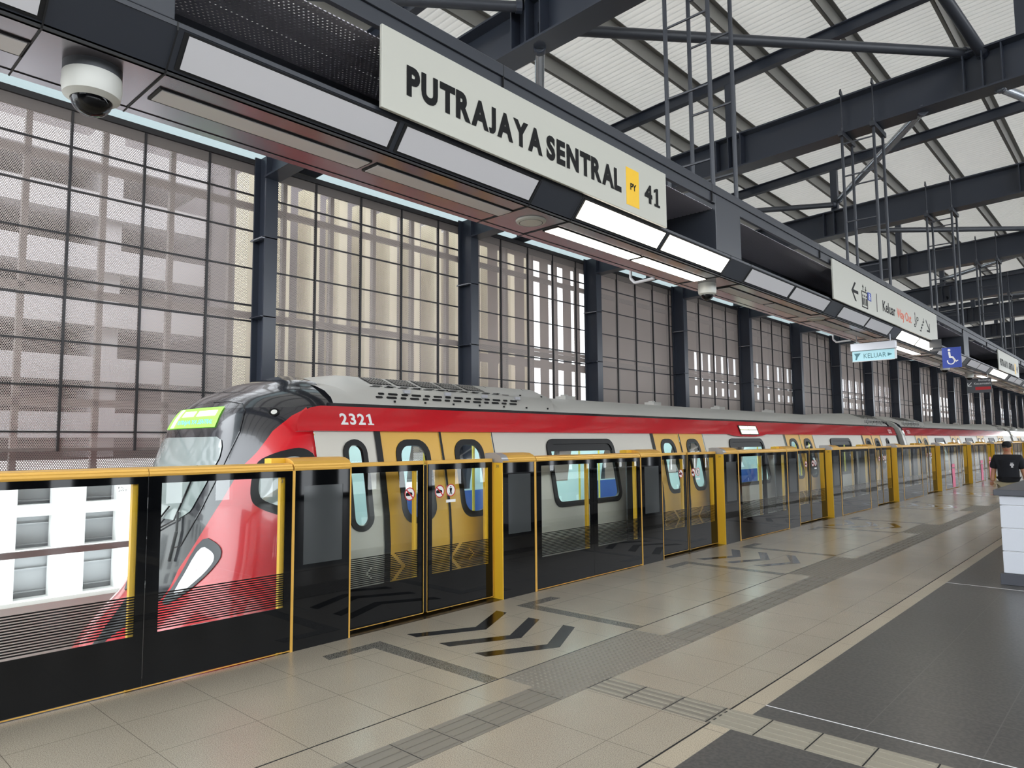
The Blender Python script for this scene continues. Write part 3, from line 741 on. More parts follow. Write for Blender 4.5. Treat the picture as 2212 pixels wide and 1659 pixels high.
def prohib(t, X, y, z, kind):
    a_ = MB()
    n = 24
    def disc(mb, r_, x):
        mb.prism([(y + r_ * math.cos(2 * math.pi * i / n), z + r_ * math.sin(2 * math.pi * i / n)) for i in range(n)], 0, x, x + .0006)
    disc(a_, .066, X); a_.build('sticker_face', 'white', t)
    b_ = MB()
    for i in range(n):
        t0, t1 = 2 * math.pi * i / n, 2 * math.pi * (i + 1) / n
        b_.prism([(y + .056 * math.cos(t0), z + .056 * math.sin(t0)), (y + .066 * math.cos(t0), z + .066 * math.sin(t0)), (y + .066 * math.cos(t1), z + .066 * math.sin(t1)), (y + .056 * math.cos(t1), z + .056 * math.sin(t1))], 0, X + .0006, X + .0012)
    if kind == 0: b_.prism([(y - .045, z + .036), (y - .036, z + .045), (y + .045, z - .036), (y + .036, z - .045)], 0, X + .002, X + .0026)
    b_.build('sticker_ring', 'signred', t)
    c_ = MB()
    if kind == 0: c_.prism([(y - .05, z - .018), (y - .05, z + .008), (y - .015, z + .022), (y + .03, z + .012), (y + .035, z - .012), (y - .01, z - .02)], 0, X + .0008, X + .0014)
    else:
        c_.prism([(y - .008, z + .028), (y + .008, z + .028), (y + .008, z + .042), (y - .008, z + .042)], 0, X + .0008, X + .0014)
        c_.prism([(y - .012, z - .01), (y + .012, z - .01), (y + .018, z + .024), (y - .018, z + .024)], 0, X + .0008, X + .0014)
        c_.prism([(y - .02, z - .045), (y - .01, z - .045), (y + .004, z - .01), (y - .01, z - .01)], 0, X + .0008, X + .0014)
        c_.prism([(y + .01, z - .045), (y + .02, z - .045), (y + .01, z - .01), (y, z - .01)], 0, X + .0008, X + .0014)
    c_.build('sticker_figure', 'black', t)
def leaf(y0, y1, which, label, detail):
    t = thing('sliding_gate_leaf', (DX, (y0 + y1) / 2, 0), label, 'sliding gate', 'sliding glass leaves of the platform gates')
    g0, g1 = (y0 + .08, y1 - .07) if which == 0 else (y0 + .072, y1 - .06)
    mb = MB(); frame_ring(mb, DX, y0 + .006, y1 - .006, .025, 1.506, g0, g1, .39, 1.446); mb.build('black_border', 'frit', t)
    MB().box(DX - .008, DX - .004, g0, g1, .39, 1.446).build('pane', 'glass', t)
    cm = (g0 + g1) / 2
    if which == 0: ch = [(cm + .06, .522, .135, .05, 1, .14), (cm - .16, .505, .06, .022, -1, .07)]
    else: ch = [(cm - .04, .522, .135, .05, -1, .14), (cm + .10, .53, .06, .022, 1, .07)]
    mb = MB(); stripes(mb, DX - .003, g0, g1, .395, .66, 15, ch); mb.build('stripe_band', 'frit', t)
    MB().box(DX - .05, DX + .006, y0 + .004, y1 - .004, 1.506, 1.545).build('top_rail', 'gold', t, bevel=.003)
    mb = MB().box(DX - .012, DX + .004, y0, y0 + .005, .02, 1.506).box(DX - .012, DX + .004, y1 - .005, y1, .02, 1.506).box(DX - .012, DX + .004, y0, y1, .02, .026)
    mb.build('edge_trim', 'gold', t)
    e = y1 if which == 0 else y0
    MB().box(DX - .03, DX + .0, e - .02, e + .02, .03, 1.5).build('seal', 'rubber', t)
    MB().box(DX - .05, DX - .02, g1 - .04, g1 - .005, .03, 1.49).build('inner_stile', 'goldp', t)
    if detail:
        if which == 0: prohib(t, DX + .001, y1 - .18, 1.218, 0)
        else:
            prohib(t, DX + .001, y0 + .175, 1.222, 0); prohib(t, DX + .001, y0 + .33, 1.226, 1)
            MB().box(DX, DX + .001, y0 + .265, y0 + .40, 1.10, 1.13).build('sticker_text', 'white', t)
E_ = [5.74, 11.16, 16.47, 21.78, 27.05, 32.3, 37.55, 42.8, 48.05]
fixed_panel(.83, 2.002, 'near glass barrier panel at the left edge, bright building seen through it')
fixed_panel(2.002, 3.16, 'near glass barrier panel with the red train nose behind it')
fixed_panel(-.35, .83, 'glass barrier panel left of the frame edge')
for i, e in enumerate(E_):
    s0 = e - 1.995
    w_ = ORD[i]
    cabinet(s0 - .575, s0, 'narrow black gate cabinet with mustard hood, left of the %s gate' % w_, False)
    mid = (s0 + e) / 2 - .01
    leaf(s0 + .01, mid - .022, 0, 'left sliding glass leaf of the %s platform gate' % w_, i < 5)
    leaf(mid + .022, e - .02, 1, 'right sliding glass leaf of the %s platform gate' % w_, i < 5)
    cabinet(e, e + .57, 'narrow black gate cabinet with mustard end plate, right of the %s gate' % w_, True)
    if i < len(E_) - 1:
        a0 = e + .57; a1 = E_[i + 1] - 1.995 - .575; m_ = (a0 + a1) / 2
        fixed_panel(a0 + .012, m_, 'fixed glass barrier panel after the %s gate, left of its pair' % w_)
        fixed_panel(m_, a1 - .012, 'fixed glass barrier panel after the %s gate, right of its pair' % w_)
for i, e in enumerate(E_[:3]):
    tg = text_mesh('post_number', '30', 'darkgrey', lambda a_, b_, d: (-5.515 + a_, e - .008, 1.445 + b_), .045, .03, None)
    tag(tg, 'tiny number 30 at the top of the mustard end plate of the %s gate' % ORD[i], 'marking')
# ID plate on the near panel
pl = bpy.data.objects
for (yy, tx) in ((1.80, 'FS\n202'), (3.05, '3')):
    tg = text_mesh('panel_number', tx, 'darkgrey', lambda a_, b_, d: (PX + .001, yy + a_, 1.40 + b_), .06 if len(tx) > 1 else .02, .032, None)
    tag(tg, 'small grey panel number %s on the near glass barrier' % ('FS 202' if len(tx) > 1 else '3'), 'marking')
# pink stickers farther along
for i, (yy, hh) in enumerate(((28.9, .85), (34.3, .85), (36.2, .95))):
    p_ = thing('pink_sticker', (PX + .006, yy, .0), 'tall pink sticker on the barrier, %s of three far along the platform' % ORD[i], 'sticker')
    MB().box(PX + .006, PX + .009, yy - .22, yy + .22, .04, hh * .82).build('sticker_body', 'pink', p_)
    MB().box(PX + .006, PX + .009, yy - .22, yy + .22, hh * .86, hh).build('sticker_head', 'pink', p_)

# ================================================================== FLOOR INLAYS
CH = [[(-5.128, 4.157), (-4.838, 4.742), (-5.134, 5.333), (-5.0, 5.342), (-4.703, 4.745), (-4.99, 4.15)]]
for i, e in enumerate([4.74, 10.14, 15.5, 20.8, 26.1, 31.4, 36.7]):
    w_ = ORD[i]
    for k in range(3):
        dx = .436 * k
        mb = MB()
        P_ = [(x + dx, y - 4.742 + e) for (x, y) in CH[0]]
        mb.prism([P_[0], P_[1], P_[4], P_[5]], 2, 0.0, .0012); mb.prism([P_[1], P_[2], P_[3], P_[4]], 2, 0, .0012)
        tag(mb.build('floor_chevron', 'bgranite', loc=(-4.9 + dx, e, 0)), 'black chevron inlaid in the floor at the %s gate, %s from the barrier' % (w_, ORD[k]), 'floor marking', 'black chevrons on the platform floor')
    for s_ in (-1, 1):
        q = lambda x, y: (x, e + s_ * y)
        mb = MB()
        mb.prism([q(-5.13, .885), q(-5.0, 1.04), q(-5.0, 1.48), q(-5.13, 1.46)], 2, 0, .0012)
        mb.prism([q(-5.13, .885), q(-3.68, .905), q(-3.68, 1.04), q(-5.0, 1.04)], 2, 0, .0012)
        tag(mb.build('floor_corner_mark', 'granite', loc=(-4.4, e + s_ * .95, 0)), 'grey granite L-shaped floor line on the %s side of the %s gate' % ('near' if s_ < 0 else 'far', w_), 'floor marking', 'L-shaped lines on the platform floor')
# tactile paving: raised bars along the platform, blister fields at the gates
BL = [(e - .87, e + .89) for e in (4.735, 10.13, 15.49, 20.8, 26.1, 31.4, 36.7)]
def inside(y): return any(a_ <= y <= b_ for (a_, b_) in BL)
segs = []; p = -4.0
for (a_, b_) in BL: segs.append((p, a_)); p = b_
segs.append((p, 60))
for i, (a_, b_) in enumerate(segs):
    t = thing('tactile_guide_strip', (-3.215, (a_ + b_) / 2, 0), 'ribbed grey tactile strip along the platform, %s stretch from the near end' % ORD[i], 'tactile paving')
    MB().box(-3.365, -3.065, a_, b_, 0, .0015).build('tiles', 'tact', t)
    mb = MB(); y = a_
    while y < min(b_, 34) - .02:
        n_ = min(y + .3, b_)
        for k in range(4):
            x = -3.365 + .0375 + .075 * k; mb.box(x - .014, x + .014, y + .014, n_ - .014, .0015, .006)
        y += .3
    if mb.v: mb.build('raised_bars', 'tact', t)
    jn = MB(); y = a_
    while y < min(b_, 34): jn.box(-3.365, -3.065, y - .003, y + .003, .0015, .0018); y += .3
    jn.build('tile_joints', 'joint', t)
for i, (a_, b_) in enumerate(BL):
    t = thing('tactile_warning_field', (-3.365, (a_ + b_) / 2, 0), 'grey studded tactile field in front of the %s gate' % ORD[i], 'tactile paving')
    MB().box(-3.66, -3.065, a_, b_, 0, .0015).build('tiles', 'tact', t)
    if i < 4:
        mb = MB(); x = -3.66 + .025
        while x < -3.07:
            y = a_ + .03
            while y < b_ - .01:
                mb.add([(x - .014, y - .014, .0015), (x + .014, y - .014, .0015), (x + .014, y + .014, .0015), (x - .014, y + .014, .0015), (x - .007, y - .007, .006), (x + .007, y - .007, .006), (x + .007, y + .007, .006), (x - .007, y + .007, .006)],
                       [(0, 1, 5, 4), (1, 2, 6, 5), (2, 3, 7, 6), (3, 0, 4, 7), (4, 5, 6, 7)])
                y += .05
            x += .05
        mb.build('studs', 'tact', t)
t = thing('tactile_crossing_strip', (-1.5, 4.24, 0), 'pale ribbed tactile strip running across onto the dark tiles', 'tactile paving')
MB().box(-3.065, -2.146, 4.09, 4.39, 0, .0015).build('tiles', 'tact', t)
MB().box(-2.137, 3.0, 4.09, 4.39, 0, .0015).build('tiles', 'tact2', t)
mb = MB(); jn = MB(); x = -3.065 + .02
for k in range(20):
    x0 = -3.065 + .3 * k
    for q_ in range(4):
        yy = 4.09 + .0375 + .075 * q_; mb.box(x0 + .014, x0 + .286, yy - .012, yy + .012, .0015, .006)
    jn.box(x0 - .004, x0 + .004, 4.09, 4.39, .0015, .002)
mb.build('raised_bars', 'tact2', t); jn.build('tile_joints', 'joint', t)

# ================================================================== TRAIN
XC = -7.36
HP = [(-1.0, 1.42), (-0.6, 1.50), (0.0, 1.55), (0.7, 1.57), (1.0, 1.55), (1.4, 1.48), (1.86, 1.37), (2.09, 1.28), (2.2, 1.12), (2.3, 0.95), (2.40, 0.68), (2.47, 0.38), (2.50, 0.0)]
YFp = [(-1.0, 2.2), (-0.3, 2.15), (0.0, 2.40), (0.2, 2.66), (0.4, 2.78), (0.7, 2.83), (1.11, 2.87), (1.55, 2.96), (2.01, 3.13), (2.2, 3.28), (2.35, 3.55), (2.45, 3.92), (2.5, 4.1)]
YBk = 4.1
def ip(T, z):
    if z <= T[0][0]: return T[0][1]
    for (a_, b_), (c_, d_) in zip(T, T[1:]):
        if z <= c_: return b_ + (d_ - b_) * (z - a_) / (c_ - a_)
    return T[-1][1]
def sm(T, z, w_=.12):   # lightly smoothed table
    return (ip(T, z - w_) + 2 * ip(T, z) + ip(T, z + w_)) / 4 if z + w_ < T[-1][0] else ip(T, z)
def npt(a, z, off=0.0):
    h = sm(HP, z); yf = sm(YFp, z); n = 2.6
    s_, c_ = math.sin(a), max(math.cos(a), 0)
    p = Vector((XC + h * math.copysign(abs(s_) ** (2 / n), s_), YBk - (YBk - yf) * c_ ** (2 / n), z))
    if off:
        e = 1e-3
        da = npt(a + e, z) - npt(a - e, z); dz = npt(a, z + e) - npt(a, z - e)
        nn = da.cross(dz)
        if nn.length > 1e-9:
            nn.normalize()
            if nn.dot(Vector((math.sin(a), -1.0, .2))) < 0: nn = -nn
            p = p + nn * off
    return p
def sidept(y, z, off=0.0, side=1):
    e = .01; h = ip(HP, z); dh = (ip(HP, z + e) - ip(HP, z - e)) / (2 * e)
    n_ = Vector((1, 0, -dh)).normalized()
    return (XC + side * (h + off * n_.x), y, z + off * n_.z)
ZP = [-.9, -.6, 0, .35, .7, .85, 1.0, 1.2, 1.4, 1.6, 1.86, 2.09]
def side_patch(mb, y0, y1, z0, z1, holes=(), off=0.0, side=1):
    ys = sorted(set([y0, y1] + [v for h in holes for v in (h[0], h[1]) if y0 < v < y1]))
    zs = sorted(set([z0, z1] + [v for v in ZP if z0 < v < z1] + [v for h in holes for v in (h[2], h[3]) if z0 < v < z1]))
    for a_, b_ in zip(ys, ys[1:]):
        for c_, d_ in zip(zs, zs[1:]):
            my, mz = (a_ + b_) / 2, (c_ + d_) / 2
            if any(h[0] < my < h[1] and h[2] < mz < h[3] for h in holes): continue
            mb.quad(sidept(a_, c_, off, side), sidept(b_, c_, off, side), sidept(b_, d_, off, side), sidept(a_, d_, off, side))
def rr(y0, y1, z0, z1, r_, n=6, m_=5):
    """rounded rectangle loop with points along the straight sides too"""
    P_ = []
    r_ = min(r_, (y1 - y0) / 2 - .001, (z1 - z0) / 2 - .001)
    cs = [(y1 - r_, z0 + r_, -90), (y1 - r_, z1 - r_, 0), (y0 + r_, z1 - r_, 90), (y0 + r_, z0 + r_, 180)]
    for i, (cy_, cz_, a0) in enumerate(cs):
        for k in range(n + 1):
            t = math.radians(a0 + 90 * k / n); P_.append((cy_ + r_ * math.cos(t), cz_ + r_ * math.sin(t)))
        nx = cs[(i + 1) % 4]; t = math.radians(nx[2]); q = (nx[0] + r_ * math.cos(t), nx[1] + r_ * math.sin(t)); p = P_[-1]
        for k in range(1, m_): P_.append((p[0] + (q[0] - p[0]) * k / m_, p[1] + (q[1] - p[1]) * k / m_))
    return P_
def window(parent, y0, y1, z0, z1, r_, w_, off=.02, gname='pane', thick=.03):
    A = rr(y0, y1, z0, z1, r_); B = rr(y0 + w_, y1 - w_, z0 + w_, z1 - w_, max(r_ - w_ * .7, .02))
    mb = MB()
    mb.grid([[sidept(y, z, -.02) for (y, z) in A], [sidept(y, z, off) for (y, z) in A], [sidept(y, z, off) for (y, z) in B], [sidept(y, z, -.02) for (y, z) in B]], close=True)
    fr = mb.build('window_frame', 'rubber', parent)
    mb = MB(); cy_, cz_ = (y0 + y1) / 2, (z0 + z1) / 2
    # pane in horizontal strips that follow the side
    zs = [z0 + w_ * .6 + (z1 - z0 - 1.2 * w_) * k / 8 for k in range(9)]
    mb.grid([[sidept(y0 + w_ * .6, z, .004), sidept(y1 - w_ * .6, z, .004)] for z in zs])
    mb.build(gname, 'tglass', fr)
def poly_on_nose(pts, off, scale=1.0, sub=6):
    ca = sum(p[0] for p in pts) / len(pts); cz_ = sum(p[1] for p in pts) / len(pts)
    out = []
    n = len(pts)
    for i in range(n):
        p, q = pts[i], pts[(i + 1) % n]
        for k in range(sub):
            a_ = p[0] + (q[0] - p[0]) * k / sub; z_ = p[1] + (q[1] - p[1]) * k / sub
            out.append((ca + (a_ - ca) * scale, cz_ + (z_ - cz_) * scale))
    return out, (ca, cz_)
def soften(pts, it=2):
    for _ in range(it):
        o_ = []
        for i in range(len(pts)):
            p, q = pts[i], pts[(i + 1) % len(pts)]
            o_ += [(p[0] * .78 + q[0] * .22, p[1] * .78 + q[1] * .22), (p[0] * .22 + q[0] * .78, p[1] * .22 + q[1] * .78)]
        pts = o_
    return pts
def nose_patch(pts, off, scale_in, m_out, m_in, name_out, name_in, parent, off_in=None):
    A, cen = poly_on_nose(pts, off, 1.0, 2); B, _ = poly_on_nose(pts, off, scale_in, 2)
    mb = MB(); mb.grid([[npt(a_, z_, .0) for (a_, z_) in A], [npt(a_, z_, off) for (a_, z_) in A], [npt(a_, z_, off) for (a_, z_) in B]], close=True)
    fr = mb.build(name_out, m_out, parent, smooth='auto')
    mb = MB(); oi = off if off_in is None else off_in
    rows_ = []
    for s_ in (1, .75, .5, .25, .02):
        rows_.append([npt(cen[0] + (a_ - cen[0]) * s_, cen[1] + (z_ - cen[1]) * s_, oi) for (a_, z_) in B])
    mb.grid(rows_, close=True); mb.build(name_in, m_in, fr, smooth=True)
    return fr

GUT = [(-6.10, 2.085), (-6.085, 2.10), (-6.10, 2.135), (-6.16, 2.14), (-6.2, 2.10)]
def roof_profile(kind):
    if kind == 'fair': return [(-6.16, 2.13), (-6.185, 2.15), (-6.235, 2.30), (-6.27, 2.335), (-6.62, 2.475), (-6.8, 2.495), (XC, 2.51)]
    return [(-6.15, 2.13), (-6.20, 2.20), (-6.32, 2.275), (-6.5, 2.335), (-6.75, 2.385), (-7.0, 2.41), (XC, 2.43)]
def roof_part(parent, y0, y1, kind, name, taper0=0, taper1=0):
    half = roof_profile(kind); full = half + [(2 * XC - x, z) for (x, z) in half[:-1]][::-1]
    def row(y, k):
        base = roof_profile('smooth'); bf = base + [(2 * XC - x, z) for (x, z) in base[:-1]][::-1]
        return [(a_[0] * k + b_[0] * (1 - k), y, a_[1] * k + b_[1] * (1 - k)) for a_, b_ in zip(full, bf)]
    rows_ = [row(y0, 0 if taper0 else 1), row(y0 + max(taper0, .01), 1), row(y1 - max(taper1, .01), 1), row(y1, 0 if taper1 else 1)]
    mb = MB(); mb.grid(rows_)
    return mb.build(name, 'troof', parent, smooth='auto')
def vents(parent, y0, y1, slots=True):
    """slotted side, mesh panels and hinges on a raised roof fairing"""
    def sp(y, s_, o_=.004):    # steep side 0..1 ; slope 1..2
        if s_ <= 1: a_, b_, k = (-6.185, 2.15), (-6.235, 2.30), s_
        else: a_, b_, k = (-6.27, 2.335), (-6.62, 2.475), s_ - 1
        dx, dz = b_[0] - a_[0], b_[1] - a_[1]; ln = math.hypot(dx, dz)
        return (a_[0] + dx * k + o_ * dz / ln, y, a_[1] + dz * k - o_ * dx / ln)
    mb = MB(); nn = 0
    if slots:
        for row_, (s0, s1) in enumerate(((.42, .58), (.68, .84))):
            y = y0 + .10 + .04 * row_
            while y < y0 + 2.4:
                ln = (.10, .15, .09, .14)[nn % 4]; nn += 1
                r_ = .012
                P_ = [sp(y + r_, s0), sp(y + ln - r_, s0), sp(y + ln, (s0 + s1) / 2), sp(y + ln - r_, s1), sp(y + r_, s1), sp(y, (s0 + s1) / 2)]
                mb.add(P_, [tuple(range(6))]); y += ln + .045
        for row_, s_ in enumerate((1.02, 1.12)):
            y = y0 + .08 + .06 * row_
            while y < y0 + 2.2:
                P_ = [sp(y + .01, s_), sp(y + .13, s_), sp(y + .14, s_ + .03), sp(y + .13, s_ + .06), sp(y + .01, s_ + .06), sp(y, s_ + .03)]
                mb.add(P_, [tuple(range(6))]); y += .19
        mb.build('vent_slots', 'slot', parent)
        for k in range(5):
            a_ = y0 + .12 + .37 * k; g = MB()
            g.quad(sp(a_ + .03, 1.30), sp(a_ + .34, 1.30), sp(a_ + .34, 1.95), sp(a_ + .03, 1.95))
            g.build('vent_grille', 'slot', parent)
            b_ = MB()
            for q_ in range(1, 5): b_.add([sp(a_ + .03, 1.30 + .13 * q_ - .012, .008), sp(a_ + .34, 1.30 + .13 * q_ - .012, .008), sp(a_ + .34, 1.30 + .13 * q_ + .012, .008), sp(a_ + .03, 1.30 + .13 * q_ + .012, .008)], [(0, 1, 2, 3)])
            for q_ in range(1, 7): b_.add([sp(a_ + .03 + .044 * q_ - .004, 1.3, .008), sp(a_ + .03 + .044 * q_ + .004, 1.3, .008), sp(a_ + .03 + .044 * q_ + .004, 1.95, .008), sp(a_ + .03 + .044 * q_ - .004, 1.95, .008)], [(0, 1, 2, 3)])
            b_.build('vent_bars', 'troof', parent)
    y = y0 + .5
    while y < y1 - .3:
        a_ = sp(y, 1.0, .012); MB().box(a_[0] - .02, a_[0] + .012, y, y + .09, a_[2] - .02, a_[2] + .02).build('hatch_latch', 'sil', parent); y += .62
    h = MB(); y = y0 + .35
    while y < y1 - .2:
        for s_ in (.22, 1.1):
            a_ = sp(y, s_, .003); h.box(a_[0] - .01, a_[0] + .008, y - .011, y + .011, a_[2] - .011, a_[2] + .011)
        y += .44
    h.build('fixing_bolt', 'slot', parent)
    g = MB()
    for y in (y0 + 2.15, y0 + 2.9):
        if y < y1: g.add([sp(y, 1.0, .003), sp(y + .012, 1.0, .003), sp(y + .012, 2.0, .003), sp(y, 2.0, .003)], [(0, 1, 2, 3)])
    g.build('panel_seam', 'slot', parent)

def car(y0, y1, doors, wins, ovals, label, lead, number, ends=True):
    t = thing('train_car', ((XC), (y0 + y1) / 2, -1.05), label, 'train', 'cars of the train')
    DW = .83
    holes = []; leaves = []
    for c_ in doors:
        leaves += [(c_ - DW, c_ - .008), (c_ + .008, c_ + DW)]
        holes.append((c_ - DW - .05, c_ + DW, -.03, 1.86))
    wf = [(a_ + .06, b_ - .06, .93, 1.70) for (a_, b_) in wins]
    of = [(a_ + .05, b_ - .05, .93, 1.70) for (a_, b_) in ovals]
    mb = MB(); side_patch(mb, y0, y1, -.9, 1.86, holes + wf + of); mb.build('side_wall', 'tgrey', t)
    mb = MB(); fh = [(c_ - .7, c_ - .15, .95, 1.7) for c_ in doors] + [(c_ + .15, c_ + .7, .95, 1.7) for c_ in doors] + wf
    side_patch(mb, y0, y1, -.9, 2.12, fh, 0, -1); mb.build('far_side_wall', 'inner', t)
    rb0 = y0 - .19 if lead else y0
    mb = MB(); zz = [1.845, 1.86, 1.95, 2.03, 2.085]
    ys = [rb0, rb0 + .25] + ([y1 - 2.6, y1] if 1 else [])
    def rz(y, k):   # rounded front corner of the red band
        return zz[0] + (zz[-1] - zz[0]) * k
    rows_ = []
    for i, y in enumerate([rb0, rb0 + .015, rb0 + .05, rb0 + .11, rb0 + .19, rb0 + .30, y1]):
        drop = [.215, .15, .095, .045, .015, 0, 0][i] if lead else 0
        rows_.append([sidept(y, zz[0] + (zz[-1] - drop - zz[0]) * k / 6, .028 if 0 < k < 6 or 1 else 0) for k in range(7)])
    mb.grid(rows_)
    mb.grid([[sidept(y, 1.845, -.02) for y in (rb0, y1)], [sidept(y, 1.845, .028) for y in (rb0, y1)]])
    mb.build('red_band', 'red', t, smooth='auto')
    MB().prism(GUT, 1, y0 + (.25 if lead else 0), y1).build('gutter', 'tblack', t)
    # doors
    for (a_, b_) in leaves:
        lf = MB(); wy = ((a_ + b_) / 2 - .235, (a_ + b_) / 2 + .235)
        side_patch(lf, a_, b_, -.02, 1.858, [(wy[0] + .055, wy[1] - .055, .945, 1.705)], -.004)
        d_ = lf.build('door_leaf', 'tyellow', t)
        window(d_, wy[0], wy[1], .885, 1.765, .17, .065, .006)
    for c_ in doors:
        for (a_, b_, o_) in ((c_ - DW - .075, c_ - DW, .012), (c_ - .016, c_ + .016, .006), (c_ + DW, c_ + DW + .012, .006)):
            sl = MB(); side_patch(sl, a_, b_, -.02, 1.858, (), o_); sl.build('door_seal', 'rubber', t)
        lk = MB(); p = sidept(c_ + .10, 1.50, .004); lk.box(p[0] - .005, p[0] + .006, p[1] - .012, p[1] + .012, p[2] - .03, p[2] + .03); lk.build('door_lock', 'rubber', t)
    for (a_, b_) in wins: window(t, a_, b_, .875, 1.765, .14, .07)
    for (a_, b_) in ovals: window(t, a_, b_, .865, 1.765, .14, .055)
    if wins:
        for (a_, b_) in wins:
            pa = MB(); side_patch(pa, a_ + .07, b_ - .07, 1.60, 1.70, (), .006); pa.build('window_transom', 'rubber', t)
    # roof
    if lead: f0 = 4.28
    else: f0 = y0 + .35
    roof_part(t, f0, f0 + 3.45, 'fair', 'roof_fairing', .18, .12)
    roof_part(t, f0 + 3.45, y1 - 3.3, 'smooth', 'roof_shell')
    roof_part(t, y1 - 3.3, y1 - .2, 'fair', 'roof_fairing', .9, .3)
    vents(t, f0 + .2, f0 + 3.4, True)
    vents(t, y1 - 2.4, y1 - .5, True)
    if lead: roof_part(t, 4.02, f0, 'smooth', 'roof_collar')
    for k in range(4):
        y = f0 + 4.3 + 2.6 * k; MB().box(-6.95, -6.75, y, y + .25, 2.36, 2.44).box(-6.93, -6.85, y + .1, y + .2, 2.44, 2.47).build('roof_antenna', 'troof', t)
    # inside
    MB().box(XC - 1.5, XC + 1.5, y0 + .3, y1 - .1, -.05, 0).build('cabin_floor', 'inner', t)
    MB().box(XC - 1.25, XC + 1.25, y0 + .3, y1 - .1, 2.02, 2.05).build('cabin_ceiling', 'inner', t)
    MB().box(XC - .9, XC - .7, y0 + .5, y1 - .3, 2.0, 2.018).box(XC + .7, XC + .9, y0 + .5, y1 - .3, 2.0, 2.018).build('cabin_light', 'tled', t)
    st = MB()
    for (a_, b_) in wins:
        for x0_, x1_, xb in ((XC + .95, XC + 1.4, XC + 1.38), (XC - 1.4, XC - .95, XC - 1.38)):
            st.box(x0_, x1_, a_ - .5, b_ + .5, .36, .45)
            if xb < XC: st.box(xb, xb + .06, a_ - .5, b_ + .5, .45, .92)
            st.box(min(x0_, x1_) + .1, max(x0_, x1_) - .1, a_ - .4, b_ + .4, 0, .36)
    if st.v: st.build('bench_seat', 'seat', t)
    pm = MB()
    for c_ in doors:
        for x in (XC + .95, XC - .95, XC):
            for dy in (-1.0, 1.0): pm.tube((x, c_ + dy * .95, 0), (x, c_ + dy * .95, 2.02), .018, 8)
    for x in (XC + .6, XC - .6): pm.tube((x, y0 + .6, 1.85), (x, y1 - .4, 1.85), .015, 8)
    if pm.v: pm.build('grab_pole', 'pole', t)
    MB().box(XC - 1.45, XC + 1.45, y0 + 1.5, y1 - 1, -1.0, -.12).build('underframe', 'rubber', t)
    if number:
        for (ya, s_) in ((y0 + .30 if lead else y0 + .4, 1), (y1 - .75, 1)):
            word(number, 'white', lambda a2, b2, d: tuple(Vector(sidept(ya + a2, 1.903 + b2, .031))), .40 if lead and ya < y0 + 1 else .34, .115, t, .03, .14).name = 'car_number'
    # ends
    for y, s_ in ((y0, -1), (y1, 1)):
        if lead and s_ < 0: continue
        P_ = [(XC + ip(HP, z), z) for z in ZP] + [(x, z) for (x, z) in roof_profile('smooth')]
        P_ = P_ + [(2 * XC - x, z) for (x, z) in P_[::-1][1:]]
        MB().prism(P_, 1, y - .02, y + .02).build('end_wall', 'rubber', t)
    return t
c1 = car(3.70, 24.0, [5.30, 10.66, 16.05, 21.45], [(7.12, 8.66), (12.46, 14.0), (17.95, 19.5)], [(3.995, 4.275), (22.75, 23.03)], 'lead car of the red and grey metro train with mustard doors and black cab', True, '2321')
# side display on the lead car
t = thing('side_display', (-6.02, 13.4, 1.9), 'small lit destination box low on the red band of the lead car', 'display')
c1d = MB(); P_ = soften([(12.35, 1.87), (12.75, 1.80), (13.9, 1.795), (14.35, 1.86), (14.0, 1.9), (12.8, 1.9)], 1)
bpy.data.objects.remove(t)
c1d.add([sidept(a_, b_, .032) for (a_, b_) in P_], [tuple(range(len(P_)))]); c1d.build('red_apron', 'red', c1)
db = MB(); side_patch(db, 13.0, 13.85, 1.83, 2.01, (), .04); dd = db.build('side_display', 'tblack', c1)
db = MB(); side_patch(db, 13.05, 13.41, 1.845, 1.915, (), .045); side_patch(db, 13.43, 13.8, 1.845, 1.915, (), .045); side_patch(db, 13.05, 13.41, 1.93, 1.995, (), .045); side_patch(db, 13.43, 13.8, 1.93, 1.995, (), .045); db.build('display_screen', 'whiteled', dd)
# ---- cab nose
AB = [(-1.0, .01), (-.05, .03), (.12, .09), (.264, .157), (.558, .215), (.87, .371), (1.213, .548), (1.51, .677), (1.638, .79), (1.855, .917), (2.035, 1.13), (2.085, 1.33)]
def a_at_y(z, yt):
    lo, hi = 0.0, math.pi / 2
    for _ in range(40):
        m_ = (lo + hi) / 2
        if npt(m_, z).y < yt: lo = m_
        else: hi = m_
    return (lo + hi) / 2
zs = [-.95 + .05 * k for k in range(int(3.02 / .05) + 1)]; zs = [z for z in zs if z < 2.085] + [2.085]
rb, rn, rf_ = [], [], []
for z in zs:
    am = a_at_y(z, 3.72); ab = min(ip(AB, z), am - .005)
    rb.append([npt(-ab + 2 * ab * k / 40, z) for k in range(41)])
    rn.append([npt(ab + (am - ab) * k / 24, z) for k in range(25)])
    rf_.append([npt(-am + (am - ab) * k / 24, z) for k in range(25)])
top = []
zt = [2.085, 2.11, 2.14, 2.18, 2.22, 2.26, 2.30, 2.34, 2.38, 2.42, 2.45, 2.475, 2.49, 2.499]
for z in zt: top.append([npt(-math.pi / 2 + math.pi * k / 64, z) for k in range(65)])
MB().grid(rb).grid(top).build('cab_black_shell', 'tblack', c1, smooth=True)
MB().grid(rn).build('cab_red_side', 'red', c1, smooth=True)
MB().grid(rf_).build('cab_red_side', 'red', c1, smooth=True)
